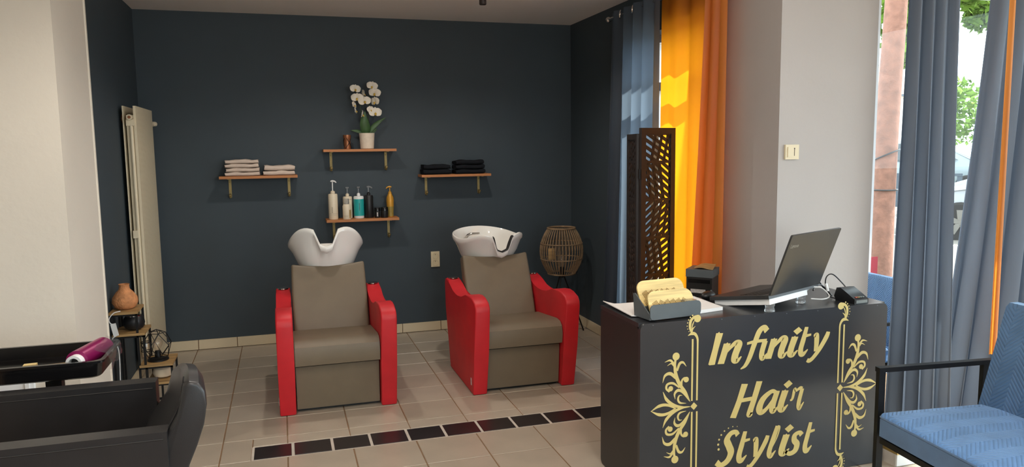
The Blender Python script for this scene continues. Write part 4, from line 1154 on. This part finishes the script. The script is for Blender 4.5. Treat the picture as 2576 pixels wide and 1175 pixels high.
# laptop on a white cooling stand
A = Vector((2.072, 2.865, .874)); phi = .41; tl = .16; lean = .342; LW, LD, LL = .445, .317, .299
bvec = Vector((math.cos(phi), math.sin(phi), 0)); nv = Vector((math.sin(phi), -math.cos(phi), 0))
backv = (-nv*math.cos(tl)+Vector((0, 0, -math.sin(tl)))).normalized(); upn = bvec.cross(backv).normalized()
def frame_m(o, a, b, c):
    m = Matrix((a, b, c)).transposed().to_4x4(); m.translation = o; return m
MB = frame_m(A, bvec, backv, upn)
t = thing('laptop', 'dark graphite laptop seen from behind its open lid', 'laptop', A, world=True)
bm = bbox((0, 0, -.018), (LW, LD, 0), .004); bmesh.ops.transform(bm, matrix=MB, verts=bm.verts); bs = obj('keyboard_base', bm, 'laptop', t)
keys = bmesh.new()
for r in range(5):
    for c in range(14): box(keys, (.03+c*.0275, .05+r*.024, 0), (.03+c*.0275+.023, .05+r*.024+.019, .0015))
bmesh.ops.transform(keys, matrix=MB, verts=keys.verts); ko = obj('keyboard', keys, 'plastic_black', t, False)
upv = (nv*math.sin(lean)+Vector((0, 0, math.cos(lean)))).normalized(); ln = bvec.cross(upv).normalized()
MLd = frame_m(A, bvec, upv, ln)   # local z points to the back of the lid
if ln.dot(nv) < 0: sgn = -1
else: sgn = 1
bm = bmesh.new(); prism(bm, rrect(0, .0, LW, LL, .008, 4), 2, 0, .009*sgn); bevel(bm, .0015, 1, 50); bmesh.ops.transform(bm, matrix=MLd, verts=bm.verts); obj('lid', bm, 'laptop', t)
bm = bmesh.new(); box(bm, (.01, .02, -.001*sgn), (LW-.01, LL-.01, -.0003*sgn)); bmesh.ops.transform(bm, matrix=MLd, verts=bm.verts); obj('screen', bm, 'screen', t, False)
# the small maker's word on the lid, "Lenovo", as pen strokes
bm = bmesh.new(); zz = .0094*sgn
def lp(u, v): return (u, v, zz)
lx, lz, cw, chh = .022, LL-.062, .0125, .018
def lw(pts): stroke(bm, [(lx+a*cw, lz+b*chh) for a, b in pts], [.0024], lp, 4, len(pts) > 2)
def adv(k): 
    global lx
    lx += cw*k
lw([(0, 1), (0, 0)]); lw([(0, .05), (.6, .05)]); adv(.9)
lw([(0, .35), (.6, .35)]); lw([(.6, .35), (.5, .65), (.1, .6), (0, .3), (.2, 0), (.6, .1)]); adv(.9)
lw([(0, 0), (0, .65)]); lw([(0, .4), (.3, .65), (.6, .45), (.6, 0)]); adv(.9)
lw([(.3, 0), (0, .3), (.3, .65), (.6, .3), (.3, 0)]); adv(.9)
lw([(0, .65), (.3, 0)]); lw([(.3, 0), (.6, .65)]); adv(.9)
lw([(.3, 0), (0, .3), (.3, .65), (.6, .3), (.3, 0)])
bmesh.ops.transform(bm, matrix=MLd, verts=bm.verts); obj('lid_wordmark', bm, 'laptop_logo', t, False)
t = thing('laptop_stand', 'white cooling stand with clear feet under the laptop', 'laptop stand', (A.x, A.y, DZ), world=True)
bm = bbox((.01, .005, -.044), (LW-.10, LD-.02, -.0185), .006); bmesh.ops.transform(bm, matrix=MB, verts=bm.verts); obj('tray', bm, 'plastic_white', t)
for (u, v) in ((.035, .02), (LW-.135, .02), (.035, LD-.07), (LW-.135, LD-.07)):
    p = MB @ Vector((u, v, -.044)); hh = p.z-DZ
    if hh > .003:
        bm = bmesh.new(); lathe(bm, [(.022, 0), (.024, .003), (.019, hh*.6), (.024, hh-.0005)], 18, c=(p.x, p.y, DZ+.0005)); obj('foot', bm, 'plastic_clear', t)
bm = bmesh.new()
p0 = MB @ Vector((LW-.10, .02, -.032))
tube(bm, [p0, p0+Vector((.05, .01, .02)), p0+Vector((.10, .0, .015)), p0+Vector((.12, -.03, -.02)), p0+Vector((.07, -.05, -.028)), p0+Vector((.015, -.03, -.026))], .003, 6, 6); obj('usb_cable', bm, 'cable_white', t)
# card terminal with its cable
t = thing('card_terminal', 'black card payment terminal on the desk end', 'card terminal', (2.60, 2.93, DZ+.0005), math.radians(4))
bm = bmesh.new(); prism(bm, [(-.045, 0), (.075, 0), (.085, .02), (.07, .062), (.045, .066), (-.01, .040), (-.045, .022)], 0, -.042, .042); bevel(bm, .006, 2, 30); obj('body', bm, 'plastic_black', t)
bm = bmesh.new(); box(bm, (-.034, -.0475, .004), (.034, -.0455, .018)); obj('display', bm, 'lcd', t, False)
for k in range(4):
    bm = bmesh.new(); box(bm, (-.026+.014*k, -.036, .0285), (-.016+.014*k, -.026, .032)); obj('key', bm, ('red_key', 'gold_label', 'lcd', 'lcd')[k], t, False)
t = thing('black_cable', 'thin black cable looping up beside the card terminal', 'cable', (2.56, 3.0, DZ), world=True)
bm = bmesh.new(); tube(bm, [(2.62, 2.99, .835), (2.60, 3.02, .875), (2.555, 3.03, .915), (2.52, 3.03, .905), (2.515, 3.03, .86), (2.525, 3.02, .815), (2.55, 3.0, .80)], .003, 6, 8); obj('cable', bm, 'plastic_black', t)
bm = bmesh.new(); cyl(bm, (2.517, 3.03, .872), (2.524, 3.022, .835), .007, 10); obj('plug', bm, 'plastic_white', t)
t = thing('power_cable', 'pair of black laptop cables running over the desk back', 'cable', (2.47, 3.1, DZ), world=True)
bm = bmesh.new(); tube(bm, [(2.42, 3.02, .862), (2.48, 3.08, .875), (2.54, 3.12, .872), (2.58, 3.12, .83), (2.60, 3.10, .80)], .004, 6, 6); obj('cable', bm, 'plastic_black', t)
bm = bmesh.new(); tube(bm, [(2.42, 3.0, .85), (2.47, 3.05, .856), (2.53, 3.08, .855), (2.575, 3.08, .82), (2.58, 3.06, .80)], .004, 6, 6); obj('cable', bm, 'plastic_black', t)
t = thing('computer_mouse', 'black computer mouse behind the bamboo trays', 'mouse', (1.985, 3.225, DZ+.0005), .5)
bm = bmesh.new(); sphere(bm, (0, 0, .021), .05, 18, 10, (1, .62, .42)); obj('shell', bm, 'plastic_black', t)
bm = bmesh.new(); cyl(bm, (.03, -.003, .037), (.03, .003, .037), .006, 10); obj('wheel', bm, 'grey_plastic', t)
# small printer on a black stool behind the desk
th = math.radians(-46)
PL = (2.185, 3.615, .722)
t = thing('small_printer', 'small black and grey printer with papers on top behind the desk', 'printer', PL, th)
obj('body', bbox((-.070, -.06, 0), (.070, .08, .115), .006), 'plastic_black', t)
obj('scanner_lid', bbox((-.073, -.063, .116), (.073, .083, .158), .005), 'grey_plastic', t)
obj('paper_slot', B(((-.045, -.0635, .03), (.035, -.0595, .05))), 'tag', t, False)
obj('control_strip', B(((-.06, -.0635, .085), (.06, -.0595, .105))), 'gloss_black', t, False)
bm = sheet([(-.03, -.05), (.07, -.045), (.06, .06), (-.03, .07)], .1595, .005, lambda u, v: .012*u*v+.004*(1+math.sin(5*u)), 8)
one('crumpled_papers', 'crumpled brown papers lying on the small printer', 'paper', bm, 'stand_wood', None, PL, th)
t = thing('printer_stool', 'black stool carrying the small printer', 'stool', (PL[0], PL[1], 0), th)
obj('seat', bbox((-.085, -.075, .70), (.085, .10, .7215), .004), 'black_metal', t)
for x in (-.08, .06):
    for yy in (-.07, .075): obj('leg', B(((x, yy, 0), (x+.02, yy+.02, .70))), 'black_metal', t, False)
# light switch on the pillar
t = thing('light_switch', 'ivory light switch on the grey pillar', 'switch', (2.535, 3.35, 1.472))
obj('plate', bbox((-.040, -.012, 0), (.042, -.0005, .076), .004), 'socket', t)
obj('rocker', bbox((-.028, -.016, .012), (.008, -.012, .064), .002), 'socket', t)
obj('slit', B(((.013, -.0128, .018), (.016, -.0118, .056)), ((.0115, -.0128, .053), (.0175, -.0118, .059))), 'ink', t, False)

# ================================================================== LEFT FOREGROUND
t = thing('salon_trolley', 'black plastic salon trolley with a shallow tray top', 'trolley', (-.80, 2.925, 0), world=True)
bm = bmesh.new()
def tray_loop(d, z, r=.03): return [bm.verts.new((x, y, z)) for x, y in rrect(-1.10+d, 2.768+d, -.603-d, 3.082-d, r, 5)]
Ls = [tray_loop(.022, .795), tray_loop(.016, .80), tray_loop(.010, .846), tray_loop(0, .848), tray_loop(0, .856), tray_loop(.014, .856), tray_loop(.020, .812), tray_loop(.030, .806)]
for a, b in zip(Ls, Ls[1:]): bridge(bm, a, b)
bm.faces.new(list(reversed(Ls[0]))); bm.faces.new(Ls[-1]); obj('tray', bm, 'gloss_black', t)
obj('post', bbox((-.818, 2.905, .10), (-.768, 2.945, .795), .003), 'black_metal', t)
bm = bmesh.new(); box(bm, (-.86, 2.88, .785), (-.73, 2.97, .797)); obj('bracket', bm, 'black_metal', t, False)
for a in range(5):
    q = 2*PI*a/5+.3; c, s = math.cos(q), math.sin(q)
    bm = bmesh.new(); tube(bm, [(-.793, 2.925, .10), (-.793+.2*c, 2.925+.2*s, .055)], [.022, .013], 8); obj('foot', bm, 'black_metal', t)
    bm = bmesh.new(); cyl(bm, (-.793+.2*c-.01*s, 2.925+.2*s+.01*c, .026), (-.793+.2*c+.01*s, 2.925+.2*s-.01*c, .026), .0255, 14); obj('caster', bm, 'plastic_black', t)
t = thing('foil_roll', 'magenta foil roll on a white cardboard core lying in the trolley tray', 'foil roll', (-.66, 2.9, .86), world=True)
p0, p1 = Vector((-.700, 2.806, .8455)), Vector((-.650, 3.02, .8455)); dv = (p1-p0).normalized()
bm = bmesh.new(); cyl(bm, p0+dv*.02, p1-dv*.01, .038, 28); obj('foil', bm, 'magenta', t)
bm = bmesh.new(); a1 = dv.cross(Vector((0, 0, 1))).normalized(); a2 = a1.cross(dv)
rs = [ring(bm, p0+dv*q, a1, a2, r, r, 24) for q, r in ((.03, .018), (-.004, .018), (-.004, .027), (.03, .027))]
for a, b in zip(rs, rs[1:]): bridge(bm, a, b)
obj('core', bm, 'plastic_white', t)
bm = bmesh.new(); cyl(bm, p0+dv*.018, p0+dv*.019, .018, 20); obj('core_hole', bm, 'rubber', t)
rnd = random.Random(5); bm = bmesh.new(); g = []
for j in range(9):
    row = []
    for i in range(7):
        yy = 2.80+.2*i/6; q = j/8
        row.append(bm.verts.new((-.640+.048*min(1, q*2)+rnd.uniform(-.003, .004), yy+rnd.uniform(-.006, .006), .888-.02*q-.075*max(0, q-.3)*(1+.2*math.sin(i*2))+rnd.uniform(-.003, .003))))
    g.append(row)
for j in range(8):
    for i in range(6): bm.faces.new((g[j][i], g[j][i+1], g[j+1][i+1], g[j+1][i]))
one('plastic_film', 'crumpled clear film hanging over the trolley tray edge', 'plastic film', bm, 'film')
t = thing('hair_clip', 'small beige clip lying in the trolley tray', 'hair clip', (-.80, 2.93, .8065), .1)
obj('jaw', bbox((-.08, -.012, 0), (.075, .012, .010), .003), 'stand_wood', t); obj('spring', bbox((-.085, -.014, .0105), (-.045, .014, .020), .004), 'bamboo', t)

# styling chair facing the left wall: contoured back, padded arms, hydraulic base
t = thing('styling_chair', 'black leather styling chair with curved padded back, stitched seams and low arms', 'salon chair', (-.62, 2.45, 0), world=True)
YN, YFar = 2.17, 2.70
prof = [(-.365, .50), (-.378, .60), (-.378, .68), (-.362, .745), (-.330, .80), (-.302, .855), (-.290, .91), (-.284, .938), (-.268, .952), (-.244, .946), (-.230, .92), (-.226, .88), (-.236, .82), (-.256, .76), (-.280, .70), (-.296, .62), (-.300, .50)]
bm = bmesh.new(); secs = []
ny = 12
for j in range(ny+1):
    v = j/ny; yy = YN+(YFar-YN)*v
    dx = -.105*v**1.25
    pin = 1-.06*(2*v-1)**6
    drop = 1-.27*v**1.6
    secs.append([bm.verts.new((x+dx, yy, .5+(z-.5)*pin*drop)) for x, z in prof])
for a, b in zip(secs, secs[1:]): bridge(bm, a, b)
bm.faces.new(secs[0]); bm.faces.new(list(reversed(secs[-1])))
bmesh.ops.recalc_face_normals(bm, faces=bm.faces); bevel(bm, .020, 3, 60)
back = obj('backrest', bm, 'leather_black', t)
bm = bmesh.new(); tube(bm, [(x*.995-.001, YN+.0235, z-.001) for x, z in prof[2:8]], .0022, 6, 3); obj('seam', bm, 'rubber', back)
for y0, x1 in ((YN-.012, -.33), (YFar-.045, -.43)):
    bm = bmesh.new(); box(bm, (-.93, y0, .56), (x1, y0+.06, .798)); bevel(bm, .014, 3, 50); ar = obj('arm', bm, 'leather_black', t)
    bm = bmesh.new(); tube(bm, [(-.925, y0-.0005, .778), (x1-.01, y0-.0005, .778)], .0018, 6); obj('seam', bm, 'rubber', ar)
obj('seat', bbox((-.96, YN+.052, .42), (-.40, YFar-.05, .55), .03, 3), 'leather_black', t)
bm = bmesh.new(); lathe(bm, [(.05, .03), (.05, .42)], 20, c=(-.66, 2.435, 0)); obj('column', bm, 'chrome', t)
bm = bmesh.new(); lathe(bm, [(.27, 0), (.27, .015), (.24, .03), (.05, .04)], 40, c=(-.66, 2.435, 0)); obj('base', bm, 'chrome', t)

# ================================================================== OUTSIDE
g = struct('ground', B(((2.8, 4.12, -.3), (70, 70, -.01)), ((5.14, -30, -.3), (70, 4.12, -.01)), ((-30, -30, -.3), (5.14, -3.22, -.01))), 'asphalt')
rl = [((9.2, 9.4), (11.8, 6.7)), ((11.6, 13.0), (15.0, 11.4)), ((9.4, 10.6), (11.2, 9.8)), ((12, 14.8), (17, 13))]
for (a, b) in rl:
    a, b = Vector(a), Vector(b); d = (b-a).normalized(); n = Vector((-d.y, d.x))*.05
    bm = bmesh.new(); prism(bm, [tuple(a+n), tuple(b+n), tuple(b-n), tuple(a-n)], 2, -.0099, -.006); obj('road_line', bm, 'road_paint', g, False)
def foliage(bm, blobs, n, rnd, sz):
    for _ in range(n):
        (cx, cy, cz, rx, rz) = rnd.choice(blobs)
        while True:
            u = Vector((rnd.uniform(-1, 1), rnd.uniform(-1, 1), rnd.uniform(-1, 1)))
            if .25 < u.length < 1: break
        p = Vector((cx+u.x*rx, cy+u.y*rx, cz+u.z*rz)); s = sz*rnd.uniform(.6, 1.3)
        q = Matrix.Rotation(rnd.uniform(0, 6.28), 3, Vector((rnd.uniform(-1, 1), rnd.uniform(-1, 1), rnd.uniform(-.3, 1))).normalized())
        vs = [bm.verts.new(p+q @ Vector(c)*s) for c in ((-1, 0, 0), (-.2, -.55, .1), (1, 0, 0), (-.2, .55, .1))]
        bm.faces.new(vs)
def tree(label, base, trunk_pts, radii, blobs, n, sz, branches=(), extra=None, nm='street_tree'):
    rnd = random.Random(len(label)); t = thing(nm, label, 'tree', base, 0, 'trees outside', world=True)
    bm = bmesh.new(); tube(bm, trunk_pts, radii, 14, 5); obj('trunk', bm, 'bark', t)
    for b in branches:
        bm = bmesh.new(); tube(bm, b, [.07, .04, .02], 8, 4); obj('branch', bm, 'bark', t)
    bm = bmesh.new(); foliage(bm, blobs, n, rnd, sz); o = obj('foliage', bm, 'leaves', t, False, False); o['kind'] = 'stuff'
    return t
t1 = tree('leafy street tree with a bare pinkish trunk outside beside the pillar', (6.2, 6.62, -.01), [(6.2, 6.62, -.01), (6.21, 6.62, 1.5), (6.27, 6.62, 3.2), (6.33, 6.65, 5.0)], [.125, .118, .11, .10],
     [(8.5, 9.0, 3.9, 1.0, .7), (8.7, 8.9, 3.25, .45, .55), (9.0, 9.3, 3.0, .25, .35), (7.4, 7.6, 4.6, 1.6, .8), (9.9, 9.0, 4.0, .8, .55), (6.0, 7.6, 5.0, 1.5, .8), (9.4, 8.6, 3.75, .45, .3), (10.2, 9.1, 3.5, .25, .3)], 5200, .075,
     [[(6.3, 6.62, 3.6), (7.4, 7.7, 4.2), (8.6, 8.9, 4.1)], [(6.3, 6.65, 3.9), (6.0, 7.4, 4.6), (5.8, 8.0, 5.0)], [(7.4, 7.7, 4.2), (8.8, 8.4, 4.2), (10.0, 8.9, 4.0)]])
tree('rounder green tree outside behind the parked cars', (22.3, 21.4, -.01), [(22.3, 21.4, -.01), (22.3, 21.4, 1.6), (22.4, 21.4, 3.2)], [.16, .13, .09], [(22.0, 20.9, 3.1, 1.2, .65), (22.9, 21.5, 2.2, 1.4, .8), (21.6, 21.0, 2.4, .8, .6)], 2600, .12)
t = thing('utility_box', 'white narrow utility box strapped beside the street tree trunk', 'utility box', (6.45, 6.52, .9), world=True)
obj('cover', bbox((6.345, 6.40, 1.06), (6.43, 6.50, 1.52), .01), 'white_frame', t)
bm = bmesh.new()
for z, s in ((1.05, .0), (1.42, .06)):
    tube(bm, [(6.21+.135*math.cos(a), 6.62+.135*math.sin(a), z+s*math.cos(a+.8)) for a in [2*PI*k/24 for k in range(25)]], .008, 6, 0, False)
obj('strap', bm, 'plastic_black', t)
# house
t = thing('house', 'white rendered house with a pale clay roof across the street', 'house', (26, 31, -.01), world=True)
obj('wall', B(((20, 30, -.01), (29.6, 38, 3.9))), 'render_wall', t, False)
bm = bmesh.new(); prism(bm, [(29.4, 3.8), (37.6, 3.8), (34, 6.3)], 0, 19.6, 30.0); obj('roof', bm, 'roof_tile', t, False)
for x in (27.6, 24.5, 21.8):
    o = obj('window', bbox((x, 29.94, 1.3), (x+1.0, 30.0, 2.7), .02), 'white_frame', t); obj('pane', B(((x+.08, 29.925, 1.38), (x+.92, 29.94, 2.62))), 'car_glass', o, False)
obj('gutter', B(((19.6, 29.35, 3.75), (30, 29.5, 3.86))), 'barrier', t, False)
# barriers
def barrier(x, yy, label):
    t = thing('street_barrier', label, 'barrier', (x, yy, -.01), math.radians(-45), 'grey street barriers')
    obj('rail', B(((-1.1, -.02, .84), (1.1, .02, .90)), ((-1.1, -.02, .16), (1.1, .02, .20))), 'barrier', t, False)
    s0 = None
    for i in range(15):
        if s0 is None: s0 = obj('slat', B(((-1.1, -.012, .18), (-1.0, .012, .86))), 'barrier', t, False)
        else: o = copy_obj(s0, t, (2.1*i/14, 0, 0))
    for x0 in (-.9, .9):
        bm = bmesh.new(); tube(bm, [(x0, -.35, .01), (x0, 0, .3), (x0, .35, .01)], .03, 6); obj('foot', bm, 'barrier', t)
barrier(13.0, 13.3, 'grey slatted street barrier standing beyond the tree trunk')
# cars
def car(name_label, base, fwd, m, wheel_r, prof, cab, wins, wb, length):
    """local +X is the car's front; base = ground point under its front wheel"""
    ang = math.atan2(fwd[1], fwd[0])
    t = thing('parked_car', name_label, 'car', base, ang, 'parked cars')
    bm = bmesh.new()
    def hw(z): return .86 if z < .95 else .86-.28*(z-.95)/.6
    n = len(prof); A_ = [bm.verts.new((x, -hw(z), z)) for x, z in prof]; B_ = [bm.verts.new((x, hw(z), z)) for x, z in prof]
    bm.faces.new(A_); bm.faces.new(list(reversed(B_)))
    for i in range(n): bm.faces.new((A_[i], B_[i], B_[(i+1) % n], A_[(i+1) % n]))
    bmesh.ops.triangulate(bm, faces=[f for f in bm.faces if len(f.verts) > 4])
    bevel(bm, .035, 2, 40)
    obj('body', bm, m, t)
    for s in (-1, 1):
        for wn in wins:
            bm = bmesh.new(); q = []
            for (x, z) in wn: q.append(bm.verts.new((x, s*(hw(z)+.006), z)))
            bm.faces.new(q); obj('side_window', bm, 'car_glass', t, False)
        bm = bmesh.new(); sphere(bm, (cab, s*.98, 1.0), .09, 12, 8, (.7, 1, .8)); obj('mirror', bm, m, t)
        for x in (0, -wb):
            bm = bmesh.new(); pr = [(.0, .60), (wheel_r*1.14, .60), (wheel_r*1.14, .80), (0, .80)]
            cyl(bm, (x, s*.70, wheel_r), (x, s*.872, wheel_r), wheel_r*1.13, 28); obj('wheel_arch', bm, 'rubber', t)
            bm = bmesh.new(); cyl(bm, (x, s*.68, wheel_r), (x, s*.885, wheel_r), wheel_r, 28); bevel(bm, .02, 2, 50); wo = obj('wheel', bm, 'tyre', t)
            bm = bmesh.new(); cyl(bm, (x, s*.87, wheel_r), (x, s*.892, wheel_r), wheel_r*.22, 16)
            for k in range(5):
                a = 2*PI*k/5+.3; c, sn = math.cos(a), math.sin(a); px_, pz_ = -sn, c; R = wheel_r*.70
                vs = []
                for yy in (s*.882, s*.896):
                    vs.append([bm.verts.new((x+c*r_+px_*w_, yy, wheel_r+sn*r_+pz_*w_)) for r_, w_ in ((.03, .035), (R, .055), (R, -.055), (.03, -.035))])
                for i in range(4): bm.faces.new((vs[0][i], vs[0][(i+1) % 4], vs[1][(i+1) % 4], vs[1][i]))
                bm.faces.new(vs[0]); bm.faces.new(vs[1])
            obj('rim', bm, 'alloy', wo, False)
    bm = bmesh.new(); sphere(bm, (-.45, -.875, .66), .035, 10, 6, (1.3, .4, .6)); sphere(bm, (-.45, .875, .66), .035, 10, 6, (1.3, .4, .6)); obj('side_lamp', bm, 'bamboo', t)
    return t
car('white parked car with five-spoke wheels seen outside below the silver one', (10.95, 9.95, -.01), (-.67, .74), 'car_white', .285,
    [(.80, .22), (.84, .5), (.70, .66), (.25, .76), (-.55, .88), (-1.15, 1.30), (-1.6, 1.42), (-2.6, 1.38), (-3.2, .98), (-3.35, .9), (-3.38, .3), (-3.2, .2)], -.85,
    [[(-.85, .92), (-1.2, 1.26), (-1.7, 1.34), (-1.75, .93)], [(-1.82, .93), (-1.78, 1.34), (-2.5, 1.3), (-2.8, .95)]], 2.5, 4.2)
car('silver people carrier parked outside beyond the white car', (19.4, 17.45, -.01), (.67, -.74), 'car_silver', .29,
    [(.80, .25), (.86, .6), (.62, .86), (.1, 1.02), (-.9, 1.55), (-1.5, 1.66), (-3.0, 1.6), (-3.4, 1.1), (-3.45, .3), (-3.2, .2)], -.55,
    [[(-.25, 1.04), (-.85, 1.42), (-1.6, 1.54), (-1.65, 1.04)], [(-1.72, 1.04), (-1.68, 1.54), (-2.8, 1.48), (-3.0, 1.06)]], 2.6, 4.3)

for o in OFF:
    if '_off' in o: del o['_off']
